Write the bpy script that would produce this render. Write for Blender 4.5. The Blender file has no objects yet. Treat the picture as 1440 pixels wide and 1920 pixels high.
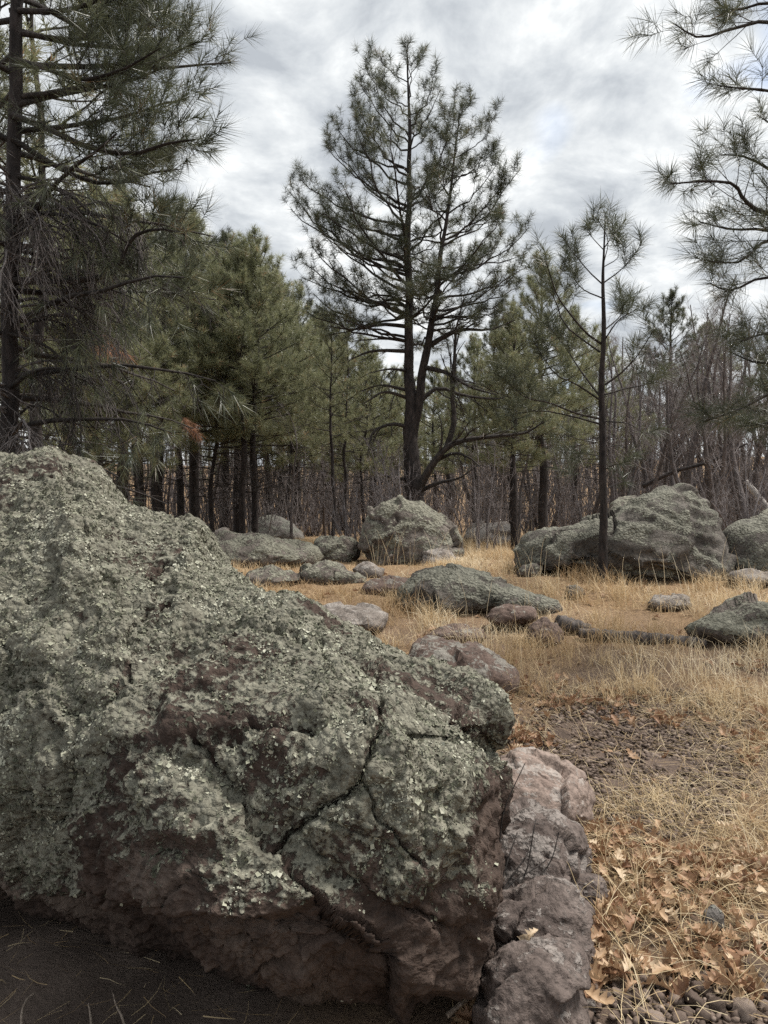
import bpy, bmesh, math, random
import numpy as np

# ------------------------------------------------------------------ camera, sky, sun, exposure
R = math.radians
F, H = 1397.0, 1.2                      # focal length in photo pixels, eye height in metres
scene = bpy.context.scene
COL = scene.collection
cam_d = bpy.data.cameras.new('camera')
cam_d.sensor_fit = 'VERTICAL'
cam_d.sensor_height = 36.0
cam_d.lens = 36.0 * F / 1920.0
cam_d.clip_start, cam_d.clip_end = 0.05, 2000.0
cam = bpy.data.objects.new('camera', cam_d)
cam.location = (0, 0, H)
cam.rotation_euler = (R(90), 0, 0)
COL.objects.link(cam)
scene.camera = cam

SUN_EL, SUN_AZ = R(60), R(70)           # azimuth clockwise from +Y (view direction)
w = bpy.data.worlds.new('World')
scene.world = w
w.use_nodes = True
nt = w.node_tree
nt.nodes.clear()
def N(tree, typ, **kw):
    n = tree.nodes.new(typ)
    for k, v in kw.items():
        if k.startswith('i_'):
            key = k[2:]
            n.inputs[int(key) if key.isdigit() else key.replace('_', ' ')].default_value = v
        else:
            setattr(n, k, v)
    return n
def L(tree, a, b): tree.links.new(a, b)
def math_n(tree, op, a, b=None):
    n = tree.nodes.new('ShaderNodeMath'); n.operation = op
    for i, v in enumerate((a, b)):
        if v is None: continue
        if isinstance(v, (int, float)): n.inputs[i].default_value = v
        else: tree.links.new(v, n.inputs[i])
    return n.outputs[0]
def ramp(tree, fac, stops, interp='LINEAR'):
    n = tree.nodes.new('ShaderNodeValToRGB')
    cr = n.color_ramp; cr.interpolation = interp
    while len(cr.elements) < len(stops): cr.elements.new(0.5)
    for e, (p, c) in zip(cr.elements, stops):
        e.position = p
        e.color = (c, c, c, 1) if isinstance(c, (int, float)) else (*c, 1)
    tree.links.new(fac, n.inputs[0])
    return n.outputs[0]
def mix(tree, fac, a, b, blend='MIX'):
    n = tree.nodes.new('ShaderNodeMix'); n.data_type = 'RGBA'; n.blend_type = blend
    for s, v in ((n.inputs[0], fac), (n.inputs[6], a), (n.inputs[7], b)):
        if isinstance(v, (int, float)): s.default_value = v
        elif isinstance(v, tuple): s.default_value = (*v, 1)
        else: tree.links.new(v, s)
    return n.outputs[2]
def noise(tree, vec, scale, detail=4, rough=0.55, dist=0.0):
    n = tree.nodes.new('ShaderNodeTexNoise')
    n.inputs['Scale'].default_value = scale; n.inputs['Detail'].default_value = detail
    n.inputs['Roughness'].default_value = rough; n.inputs['Distortion'].default_value = dist
    tree.links.new(vec, n.inputs['Vector'])
    return n.outputs['Fac']

sky = N(nt, 'ShaderNodeTexSky', sky_type='NISHITA', sun_disc=False, sun_elevation=SUN_EL, sun_rotation=SUN_AZ)
tc = N(nt, 'ShaderNodeTexCoord')
sep = N(nt, 'ShaderNodeSeparateXYZ'); L(nt, tc.outputs['Generated'], sep.inputs[0])
zz = math_n(nt, 'ADD', math_n(nt, 'MAXIMUM', sep.outputs[2], 0.0), 0.22)
comb = N(nt, 'ShaderNodeCombineXYZ')
L(nt, math_n(nt, 'DIVIDE', sep.outputs[0], zz), comb.inputs[0])
L(nt, math_n(nt, 'DIVIDE', sep.outputs[1], zz), comb.inputs[1])
cloud_n = noise(nt, comb.outputs[0], 4.0, 8, 0.6, 0.25)
big_n = noise(nt, comb.outputs[0], 0.9, 2, 0.5, 0.0)
cl = math_n(nt, 'ADD', math_n(nt, 'MULTIPLY', cloud_n, 0.72), math_n(nt, 'MULTIPLY', big_n, 0.28))
cloud_col = ramp(nt, cl, [(0.40, (0.138, 0.148, 0.160)), (0.47, (0.185, 0.195, 0.204)), (0.535, (0.235, 0.243, 0.247)), (0.60, (0.305, 0.31, 0.308))])
gap_n = noise(nt, comb.outputs[0], 1.5, 3, 0.6, 0.3)
gap = ramp(nt, gap_n, [(0.28, 0.0), (0.40, 1.0)])
bg_sky = N(nt, 'ShaderNodeBackground', i_Strength=0.05); L(nt, sky.outputs[0], bg_sky.inputs['Color'])
bg_cl = N(nt, 'ShaderNodeBackground', i_Strength=1.0); L(nt, cloud_col, bg_cl.inputs['Color'])
mx = N(nt, 'ShaderNodeMixShader')
L(nt, gap, mx.inputs[0]); L(nt, bg_sky.outputs[0], mx.inputs[1]); L(nt, bg_cl.outputs[0], mx.inputs[2])
wo = N(nt, 'ShaderNodeOutputWorld'); L(nt, mx.outputs[0], wo.inputs[0])

sd = bpy.data.lights.new('sun', 'SUN')
sd.energy, sd.angle, sd.color = 1.5, R(20), (1.0, 0.95, 0.88)
sun = bpy.data.objects.new('sun', sd)
sun.location = (6, 4, 20)
sun.rotation_euler = (math.pi / 2 - SUN_EL, 0, -SUN_AZ + math.pi)
COL.objects.link(sun)

vs = scene.view_settings
vs.view_transform, vs.look, vs.gamma, vs.exposure = 'Standard', 'None', 1.0, 1.95
vs.use_curve_mapping = False
cy = scene.cycles
cy.max_bounces, cy.diffuse_bounces, cy.glossy_bounces, cy.transmission_bounces, cy.transparent_max_bounces = 4, 3, 1, 2, 4
cy.use_denoising = False
cy.denoiser = 'OPENIMAGEDENOISE'
cy.caustics_reflective = cy.caustics_refractive = False

# ------------------------------------------------------------------ helpers
rng = np.random.default_rng(7)
def U(a, b): return float(rng.uniform(a, b))
def P(px, py, d): return np.array([(px - 720) / F * d, d, H - (py - 960) / F * d])
def to_px(V): return np.stack([720 + V[..., 0] / V[..., 1] * F, 960 - (V[..., 2] - H) / V[..., 1] * F], -1)
def sstep(a, b, x):
    t = np.clip((x - a) / (b - a), 0, 1); return t * t * (3 - 2 * t)

_G = np.array([[1,1,0],[-1,1,0],[1,-1,0],[-1,-1,0],[1,0,1],[-1,0,1],[1,0,-1],[-1,0,-1],[0,1,1],[0,-1,1],[0,1,-1],[0,-1,-1],[1,1,0],[0,-1,1],[-1,1,0],[0,-1,-1]], float)
def perlin(p, seed=0):
    p = np.asarray(p, float)
    i = np.floor(p).astype(np.int64); f = p - i
    u = f * f * f * (f * (f * 6 - 15) + 10)
    out = 0
    for dx in (0, 1):
        for dy in (0, 1):
            for dz in (0, 1):
                h = ((i[:, 0] + dx) * 374761393 + (i[:, 1] + dy) * 668265263 + (i[:, 2] + dz) * 2147483647 + seed * 974711) & 0xffffffff
                h = ((h ^ (h >> 13)) * 1274126177) & 0xffffffff
                h = (h ^ (h >> 16)) & 15
                g = _G[h]
                d = g[:, 0] * (f[:, 0] - dx) + g[:, 1] * (f[:, 1] - dy) + g[:, 2] * (f[:, 2] - dz)
                wgt = (u[:, 0] if dx else 1 - u[:, 0]) * (u[:, 1] if dy else 1 - u[:, 1]) * (u[:, 2] if dz else 1 - u[:, 2])
                out = out + d * wgt
    return out
def fbm(p, octv=4, seed=0, gain=0.5):
    a, s, out = 1.0, 1.0, 0
    for o in range(octv):
        out = out + a * perlin(p * s + o * 17.3, seed + o); a *= gain; s *= 2.03
    return out
def ridge(p, octv=4, seed=0):
    a, s, out = 1.0, 1.0, 0
    for o in range(octv):
        out = out + a * (1 - 2 * np.abs(perlin(p * s + o * 11.7, seed + o))); a *= 0.5; s *= 2.1
    return out

def make_mesh(name, V, faces, attrs=None, smooth=True):
    """V (n,3); faces: list of int arrays (m,3) or (m,4)"""
    me = bpy.data.meshes.new(name)
    V = np.ascontiguousarray(V, np.float32)
    me.vertices.add(len(V)); me.vertices.foreach_set('co', V.ravel())
    faces = [np.asarray(f, np.int32) for f in faces if len(f)]
    loops = np.concatenate([f.ravel() for f in faces])
    tot = np.concatenate([np.full(len(f), f.shape[1], np.int32) for f in faces])
    start = np.concatenate([[0], np.cumsum(tot)[:-1]]).astype(np.int32)
    me.loops.add(len(loops)); me.loops.foreach_set('vertex_index', loops)
    me.polygons.add(len(tot)); me.polygons.foreach_set('loop_start', start); me.polygons.foreach_set('loop_total', tot)
    me.polygons.foreach_set('use_smooth', np.full(len(tot), smooth))
    for k, a in (attrs or {}).items():
        at = me.attributes.new(k, 'FLOAT', 'POINT'); at.data.foreach_set('value', np.ascontiguousarray(a, np.float32))
    me.update(calc_edges=True)
    return me
def obj(name, me, mat=None, parent=None, loc=None):
    o = bpy.data.objects.new(name, me); COL.objects.link(o)
    if mat is not None and not me.materials: me.materials.append(mat)
    if parent is not None: o.parent = parent
    if loc is not None: o.location = loc
    return o
def tag(o, label=None, cat=None, group=None, kind=None):
    for k, v in (('label', label), ('category', cat), ('group', group), ('kind', kind)):
        if v: o[k] = v
    return o
def empty(name, loc, rz=0.0, sc=1.0):
    o = bpy.data.objects.new(name, None); COL.objects.link(o)
    o.location = loc; o.rotation_euler = (0, 0, rz); o.scale = (sc, sc, sc); o.empty_display_size = 0.1
    return o
def copy_tree(o, parent=None):
    c = o.copy(); COL.objects.link(c)
    if parent is not None: c.parent = parent
    for ch in list(o.children): copy_tree(ch, c)
    return c

class Geo:
    """collects vertices and faces of one mesh"""
    def __init__(s): s.V, s.F3, s.F4, s.n, s.A = [], [], [], 0, []
    def add(s, V, f3=None, f4=None, a=0.5):
        V = np.asarray(V, float).reshape(-1, 3)
        s.V.append(V)
        s.A.append(np.broadcast_to(np.asarray(a, float).ravel(), (len(V),)) if np.ndim(a) == 0 else np.asarray(a, float).ravel())
        if f3 is not None: s.F3.append(np.asarray(f3).reshape(-1, 3) + s.n)
        if f4 is not None: s.F4.append(np.asarray(f4).reshape(-1, 4) + s.n)
        s.n += len(V)
    def mesh(s, name, origin=(0, 0, 0), smooth=True):
        fs = ([np.concatenate(s.F3)] if s.F3 else []) + ([np.concatenate(s.F4)] if s.F4 else [])
        return make_mesh(name, np.concatenate(s.V) - np.asarray(origin), fs, {'v': np.concatenate(s.A)}, smooth)

def unit(v): return v / np.maximum(np.linalg.norm(v, axis=-1, keepdims=True), 1e-9)
def tubes(geo, PT, RD, k=5, a=None, bark=0.0, cap=False):
    """batch of tubes: PT (N,n,3), RD (N,n)"""
    PT = np.asarray(PT, float); RD = np.asarray(RD, float)
    Nn, n = RD.shape
    T = unit(np.gradient(PT, axis=1))
    ref = np.where(np.abs(T.mean(1)[:, 2:3]) > 0.75, np.array([[1.0, 0.13, 0]]), np.array([[0.05, 0.1, 1.0]]))[:, None, :]
    A = unit(np.cross(T, np.broadcast_to(ref, T.shape))); B = np.cross(T, A)
    th = np.arange(k) / k * 2 * math.pi
    rr = RD[..., None] * np.ones(k)
    V = PT[:, :, None, :] + rr[..., None] * (np.cos(th)[None, None, :, None] * A[:, :, None, :] + np.sin(th)[None, None, :, None] * B[:, :, None, :])
    if bark:
        flat = V.reshape(-1, 3)
        q = flat * np.array([1, 1, 0.28])
        d = ridge(q * 26, 3, 5) * 0.5 + fbm(flat * 6, 2, 9) * 0.6
        dirv = (V - PT[:, :, None, :]).reshape(-1, 3)
        V = (flat + dirv * (d * bark)[:, None]).reshape(V.shape)
    idx = np.arange(Nn * n * k).reshape(Nn, n, k)
    q0 = idx[:, :-1, :]; q1 = idx[:, 1:, :]
    f4 = np.stack([q0, np.roll(q0, -1, 2), np.roll(q1, -1, 2), q1], -1)
    f3 = None
    av = np.repeat(rng.uniform(0, 1, Nn) if a is None else np.full(Nn, a), n * k)
    V = V.reshape(-1, 3)
    if cap:
        c0 = len(V) + np.arange(Nn); c1 = c0 + Nn
        V = np.concatenate([V, PT[:, 0], PT[:, -1]]); av = np.concatenate([av, np.full(2 * Nn, .5)])
        f3 = np.concatenate([np.stack([np.roll(idx[:, 0], -1, 1), idx[:, 0], np.repeat(c0[:, None], k, 1)], -1).reshape(-1, 3),
                             np.stack([idx[:, -1], np.roll(idx[:, -1], -1, 1), np.repeat(c1[:, None], k, 1)], -1).reshape(-1, 3)])
    geo.add(V, f3, f4, av)
def tube_lists(geo, chains, k=5, a=None):
    by = {}
    for pts, rad in chains: by.setdefault(len(pts), []).append((pts, rad))
    for n, cs in by.items():
        thick = [c for c in cs if c[1][0] > .0075]; fine_ = [c for c in cs if c[1][0] <= .0075]
        for kk, cc in ((k, thick), (3, fine_)):
            if cc: tubes(geo, np.array([c[0] for c in cc]), np.array([c[1] for c in cc]), kk, a)
def spline(pts, n):
    """Catmull-Rom resample of control points (m,d) to n points"""
    p = np.asarray(pts, float)
    p = np.concatenate([[2 * p[0] - p[1]], p, [2 * p[-1] - p[-2]]])
    t = np.linspace(0, len(p) - 3 - 1e-6, n); i = t.astype(int); f = (t - i)[:, None]
    a, b, c, d = p[i], p[i + 1], p[i + 2], p[i + 3]
    return 0.5 * (2 * b + (c - a) * f + (2 * a - 5 * b + 4 * c - d) * f ** 2 + (3 * b - a - 3 * c + d) * f ** 3)

# ------------------------------------------------------------------ materials
def material(name):
    m = bpy.data.materials.new(name); m.use_nodes = True
    t = m.node_tree; t.nodes.clear()
    out = t.nodes.new('ShaderNodeOutputMaterial')
    b = t.nodes.new('ShaderNodeBsdfPrincipled'); t.links.new(b.outputs[0], out.inputs[0])
    b.inputs['Roughness'].default_value = 0.85
    b.inputs['Specular IOR Level'].default_value = 0.25
    return m, t, b, out
def attr(t, name):
    n = t.nodes.new('ShaderNodeAttribute'); n.attribute_name = name
    return n.outputs['Fac']
def objcoord(t, scale=None):
    n = t.nodes.new('ShaderNodeTexCoord')
    if scale is None: return n.outputs['Object']
    mp = t.nodes.new('ShaderNodeMapping'); mp.inputs['Scale'].default_value = scale
    t.links.new(n.outputs['Object'], mp.inputs[0]); return mp.outputs[0]
def bump(t, b, h, strength, dist):
    n = t.nodes.new('ShaderNodeBump'); n.inputs['Strength'].default_value = strength; n.inputs['Distance'].default_value = dist
    t.links.new(h, n.inputs['Height']); t.links.new(n.outputs[0], b.inputs['Normal'])

def rock_mat(name, ca, cb, cc, lich_a, lich_b, s=1.0, amount=1.0, bstr=0.7):
    m, t, b, out = material(name)
    oc = objcoord(t)
    n1 = noise(t, oc, 2.6 * s, 6, 0.6, 0.4)
    base = ramp(t, n1, [(0.32, ca), (0.52, cb), (0.70, cc)])
    n2 = noise(t, oc, 42 * s, 5, 0.65)
    base = mix(t, 1.0, base, ramp(t, n2, [(0.30, 0.45), (0.5, 1.0), (0.72, 1.35)]), 'MULTIPLY')
    n3 = noise(t, oc, 9 * s, 5, 0.6, 0.8)
    n4 = noise(t, oc, 60 * s, 4, 0.6)
    la = attr(t, 'lichen')
    lf = math_n(t, 'ADD', la, math_n(t, 'MULTIPLY', math_n(t, 'SUBTRACT', n3, 0.5), 1.3))
    lf = math_n(t, 'ADD', lf, math_n(t, 'MULTIPLY', math_n(t, 'SUBTRACT', n4, 0.5), 1.8))
    lfac = ramp(t, lf, [(0.40, 0.0), (0.62, 0.9 * amount)])
    n5 = noise(t, oc, 30 * s, 5, 0.7)
    lcol = ramp(t, n5, [(0.33, lich_a), (0.66, lich_b)])
    colr = mix(t, lfac, base, lcol)
    L(t, colr, b.inputs['Base Color'])
    b.inputs['Roughness'].default_value = 0.9
    vor = t.nodes.new('ShaderNodeTexVoronoi'); vor.inputs['Scale'].default_value = 55 * s; t.links.new(oc, vor.inputs['Vector'])
    h = math_n(t, 'ADD', math_n(t, 'MULTIPLY', n2, 0.7), math_n(t, 'MULTIPLY', lfac, math_n(t, 'SUBTRACT', 0.9, vor.outputs['Distance'])))
    h = math_n(t, 'ADD', h, math_n(t, 'MULTIPLY', n3, 1.6))
    bump(t, b, h, bstr, 0.014 / s)
    return m
M = {}
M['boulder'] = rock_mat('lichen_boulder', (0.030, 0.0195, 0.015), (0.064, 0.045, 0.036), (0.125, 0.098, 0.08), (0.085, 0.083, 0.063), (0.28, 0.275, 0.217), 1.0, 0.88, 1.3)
M['greyrock'] = rock_mat('grey_green_rock', (0.07, 0.057, 0.05), (0.14, 0.12, 0.104), (0.22, 0.195, 0.17), (0.10, 0.098, 0.074), (0.29, 0.284, 0.225), 0.6, 0.95, 1.2)
M['darkrock'] = rock_mat('dark_grey_rock', (0.08, 0.07, 0.065), (0.13, 0.12, 0.11), (0.18, 0.165, 0.15), (0.11, 0.115, 0.095), (0.21, 0.215, 0.185), 0.55, 0.8, 1.0)
M['brownrock'] = rock_mat('brown_rock', (0.085, 0.058, 0.047), (0.14, 0.10, 0.083), (0.20, 0.158, 0.132), (0.22, 0.21, 0.18), (0.36, 0.35, 0.31), 0.7, 0.7, 0.8)
M['pinkrock'] = rock_mat('pink_volcanic_rock', (0.155, 0.115, 0.097), (0.235, 0.182, 0.155), (0.30, 0.245, 0.212), (0.30, 0.28, 0.26), (0.42, 0.40, 0.37), 1.3, 0.5, 0.7)
M['greypit'] = rock_mat('pitted_grey_rock', (0.09, 0.076, 0.066), (0.165, 0.142, 0.125), (0.235, 0.206, 0.184), (0.27, 0.25, 0.23), (0.40, 0.37, 0.34), 1.3, 0.6, 0.9)

M['whalerock'] = rock_mat('streaked_grey_rock', (0.05, 0.043, 0.038), (0.11, 0.098, 0.086), (0.18, 0.163, 0.145), (0.085, 0.085, 0.066), (0.25, 0.248, 0.20), 0.75, 0.9, 1.3)
M['rowrock'] = rock_mat('purple_brown_rock', (0.065, 0.050, 0.044), (0.125, 0.10, 0.089), (0.205, 0.172, 0.153), (0.20, 0.18, 0.165), (0.34, 0.31, 0.285), 1.4, 0.6, 1.2)
def lichen_flake_mat():
    m, t, b, out = material('lichen_crust')
    c = ramp(t, attr(t, 'v'), [(0.0, (0.07, 0.073, 0.052)), (0.35, (0.20, 0.202, 0.148)), (0.7, (0.345, 0.345, 0.27)), (1.0, (0.43, 0.425, 0.35))])
    L(t, c, b.inputs['Base Color']); b.inputs['Roughness'].default_value = 0.95
    return m
M['lichen'] = lichen_flake_mat()

def bark_mat(name, ca, cb, s=1.0):
    m, t, b, out = material(name)
    oc = objcoord(t, (1, 1, 0.3))
    n1 = noise(t, oc, 22 * s, 6, 0.65, 0.5)
    n0 = noise(t, objcoord(t), 2.2, 3, 0.5)
    c = mix(t, ramp(t, n1, [(0.36, 0.0), (0.64, 1.0)]), ca, cb)
    c = mix(t, 1.0, c, ramp(t, n0, [(0.3, 0.75), (0.7, 1.3)]), 'MULTIPLY')
    L(t, c, b.inputs['Base Color'])
    bump(t, b, n1, 0.9, 0.02)
    return m
M['bark'] = bark_mat('pine_bark', (0.014, 0.012, 0.012), (0.055, 0.045, 0.042))
M['limbbark'] = bark_mat('pine_limb_bark', (0.018, 0.016, 0.015), (0.06, 0.05, 0.045), 1.6)
M['oakbark'] = bark_mat('bare_oak_bark', (0.05, 0.043, 0.042), (0.15, 0.13, 0.127), 1.3)
M['twig'] = bark_mat('grey_twig', (0.12, 0.104, 0.102), (0.27, 0.24, 0.236), 2.0)
M['deadtwig'] = bark_mat('dead_pine_twig', (0.07, 0.062, 0.06), (0.20, 0.178, 0.172), 2.0)
M['deadwood'] = bark_mat('weathered_wood', (0.20, 0.18, 0.165), (0.46, 0.43, 0.40), 1.4)
M['rotwood'] = bark_mat('rotten_wood', (0.03, 0.026, 0.024), (0.15, 0.13, 0.12), 1.2)
M['stick'] = bark_mat('tan_stick', (0.20, 0.155, 0.12), (0.40, 0.33, 0.27), 3.0)

def leafy_mat(name, stops, trans=0.3, gloss=0.35, rough=0.5):
    m, t, b, out = material(name)
    c = ramp(t, attr(t, 'v'), stops)
    L(t, c, b.inputs['Base Color']); b.inputs['Roughness'].default_value = rough; b.inputs['Specular IOR Level'].default_value = gloss
    tr = t.nodes.new('ShaderNodeBsdfTranslucent'); L(t, c, tr.inputs[0])
    ms = t.nodes.new('ShaderNodeMixShader'); ms.inputs[0].default_value = trans
    L(t, b.outputs[0], ms.inputs[1]); L(t, tr.outputs[0], ms.inputs[2]); L(t, ms.outputs[0], out.inputs[0])
    return m
M['needle'] = leafy_mat('pine_needles', [(0.0, (0.045, 0.054, 0.034)), (0.5, (0.085, 0.096, 0.056)), (0.93, (0.15, 0.16, 0.09)), (1.0, (0.24, 0.15, 0.08))], 0.3, 0.5, 0.4)  # darker copy of the needles; the backlit look of the crowns is put into the colour
M['needle_olive'] = leafy_mat('olive_pine_needles', [(0.0, (0.138, 0.149, 0.083)), (0.5, (0.226, 0.235, 0.132)), (0.94, (0.335, 0.338, 0.20)), (0.97, (0.38, 0.22, 0.13)), (1.0, (0.40, 0.23, 0.13))], 0.45, 0.5, 0.4)
M['needle_dead'] = leafy_mat('dead_pine_needles', [(0.0, (0.25, 0.12, 0.07)), (1.0, (0.42, 0.24, 0.15))], 0.3)
M['grass'] = leafy_mat('dry_golden_grass', [(0.0, (0.38, 0.265, 0.15)), (0.35, (0.56, 0.42, 0.245)), (0.7, (0.67, 0.54, 0.35)), (1.0, (0.77, 0.67, 0.49))], 0.3, 0.25, 0.6)
M['straw'] = leafy_mat('pale_straw', [(0.0, (0.26, 0.17, 0.09)), (0.4, (0.46, 0.34, 0.19)), (0.75, (0.60, 0.49, 0.31)), (1.0, (0.72, 0.63, 0.46))], 0.25, 0.25, 0.6)
M['leaf'] = leafy_mat('dry_oak_leaf', [(0.0, (0.20, 0.105, 0.06)), (0.35, (0.31, 0.18, 0.105)), (0.7, (0.43, 0.295, 0.18)), (1.0, (0.60, 0.49, 0.35))], 0.2, 0.3, 0.55)

def pebble_mat():
    m, t, b, out = material('gravel_stone')
    c = ramp(t, attr(t, 'v'), [(0.0, (0.06, 0.043, 0.034)), (0.4, (0.115, 0.084, 0.067)), (0.75, (0.175, 0.132, 0.106)), (1.0, (0.29, 0.232, 0.195))])
    n = noise(t, objcoord(t), 90, 4, 0.6)
    c = mix(t, 1.0, c, ramp(t, n, [(0.3, 0.7), (0.7, 1.25)]), 'MULTIPLY')
    L(t, c, b.inputs['Base Color']); b.inputs['Roughness'].default_value = 0.8
    bump(t, b, n, 0.5, 0.004)
    return m
M['pebble'] = pebble_mat()

def ground_mat():
    m, t, b, out = material('forest_soil')
    oc = objcoord(t)
    soil = ramp(t, noise(t, oc, 6, 6, 0.65, 0.4), [(0.3, (0.06, 0.045, 0.038)), (0.5, (0.115, 0.085, 0.07)), (0.7, (0.17, 0.125, 0.10))])
    litter = ramp(t, noise(t, oc, 38, 5, 0.7, 0.6), [(0.3, (0.10, 0.065, 0.04)), (0.5, (0.24, 0.155, 0.085)), (0.7, (0.40, 0.28, 0.155))])
    c = mix(t, attr(t, 'litter'), soil, litter)
    bare_brown = ramp(t, noise(t, oc, 3.0, 5, 0.6, 0.2), [(0.35, (0.07, 0.052, 0.042)), (0.65, (0.15, 0.115, 0.094))])  # plain brown soil tone, without litter
    c = mix(t, attr(t, 'bare_soil'), c, bare_brown)
    L(t, c, b.inputs['Base Color']); b.inputs['Roughness'].default_value = 0.95
    bump(t, b, noise(t, oc, 55, 6, 0.7), 0.9, 0.02)
    return m
M['ground'] = ground_mat()

# ------------------------------------------------------------------ ground
def gz(x, y):
    x = np.asarray(x, float); y = np.asarray(y, float)
    z = 0.5 * sstep(3.0, 8.0, y) + 0.6 * sstep(18, 60, y) + 7.0 * sstep(38, 115, y)
    z = z + 1.6 * sstep(14, 60, x) * sstep(10, 60, y) + 0.8 * sstep(-14, -60, x)
    shp = x.shape
    q = np.stack([x.ravel(), y.ravel(), np.zeros(x.size)], -1)
    n = perlin(q * 0.35, 3) * 0.10 + perlin(q * 1.1, 4) * 0.035
    return z + (n.reshape(shp)) * sstep(0.5, 5, np.hypot(x, y))
def hit(px, py):
    """ground point seen at a photo pixel"""
    d = np.geomspace(0.6, 150, 1500)
    pts = np.stack([(px - 720) / F * d, d, H - (py - 960) / F * d], -1)
    below = pts[:, 2] <= gz(pts[:, 0], pts[:, 1])
    i = int(np.argmax(below)) if below.any() else len(d) - 1
    p = pts[i].copy(); p[2] = gz(p[0], p[1]); return p
def axis(lo, hi, fine_lo, fine_hi, step, n_out):
    mid = np.arange(fine_lo, fine_hi, step)
    a = fine_lo - np.geomspace(step, fine_lo - lo, n_out)[::-1]
    b = fine_hi + np.geomspace(step, hi - fine_hi, n_out)
    return np.concatenate([a, mid, [fine_hi], b])
def gravel_zone(x, y):
    p = to_px(np.stack([x, np.maximum(y, 0.3), gz(x, y)], -1))
    e = lambda cx, cy, rx, ry: ((p[..., 0] - cx) / rx) ** 2 + ((p[..., 1] - cy) / ry) ** 2
    wob = perlin(np.stack([np.ravel(x), np.ravel(y), 0 * np.ravel(x)], -1) * 3, 31).reshape(np.shape(x)) * 0.5
    return np.clip(1.6 - np.minimum(np.minimum(e(1180, 1405, 225, 115), e(1330, 1908, 260, 72)), e(1250, 1500, 110, 60)) - wob, 0, 1)
gx = axis(-260, 260, -3.0, 4.4, 0.06, 40); gy = axis(-60, 420, 0.6, 9.0, 0.06, 46)
GX, GY = np.meshgrid(gx, gy)
GZ = gz(GX, GY)
q = np.stack([GX.ravel(), GY.ravel(), 0 * GX.ravel()], -1)
fine = fbm(q * 5, 3, 21).reshape(GX.shape) * 0.022
V = np.stack([GX, GY, GZ + fine * (np.abs(GY) < 14) - 0.006], -1).reshape(-1, 3)
ny, nx = GX.shape
ii = np.arange(nx * ny).reshape(ny, nx)
gf = np.stack([ii[:-1, :-1], ii[:-1, 1:], ii[1:, 1:], ii[1:, :-1]], -1).reshape(-1, 4)
grav = gravel_zone(GX, GY)
lit = np.clip(0.55 + 0.8 * fbm(q * 1.3, 3, 41).reshape(GX.shape), 0.1, 1) * (1 - 0.9 * grav)
lit = np.maximum(lit, sstep(4.5, 7, GY) * 0.85)
bare_soil = sstep(-0.05, -0.35, GX + 0.0 * GY) * sstep(2.9, 2.2, GY)  # near-left area where plain brown soil replaces the litter mix
ground = obj('ground', make_mesh('ground', V, [gf], {'litter': lit.ravel(), 'bare_soil': bare_soil.ravel()}), M['ground'])
tag(ground, 'rising forest floor of brown soil and dry litter', 'ground', kind='structure')

# ------------------------------------------------------------------ rocks
FOOT = []                      # footprints (x, y, rx, ry) kept free of grass and pebbles
_ICO = {}
def ico(sub):
    if sub not in _ICO:
        bm = bmesh.new(); bmesh.ops.create_icosphere(bm, subdivisions=sub, radius=1)
        Vv = np.array([v.co[:] for v in bm.verts]); Ff = np.array([[v.index for v in f.verts] for f in bm.faces]); bm.free()
        _ICO[sub] = (Vv, Ff)
    return _ICO[sub]
def normals(V, Fc):
    fn = np.cross(V[Fc[:, 1]] - V[Fc[:, 0]], V[Fc[:, 2]] - V[Fc[:, 0]])
    n = np.zeros_like(V)
    for k in range(3):
        for c in range(3): n[:, c] += np.bincount(Fc[:, k], fn[:, c], len(V))
    return unit(n)
def voronoi(p, seeds):
    best = np.full(len(p), 9e9); sec = best.copy(); idx = np.zeros(len(p), int)
    for j, s in enumerate(seeds):
        d = np.linalg.norm(p - s, axis=1)
        m = d < best
        sec = np.where(m, best, np.minimum(sec, d)); idx = np.where(m, j, idx); best = np.where(m, d, best)
    return best, sec, idx

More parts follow.
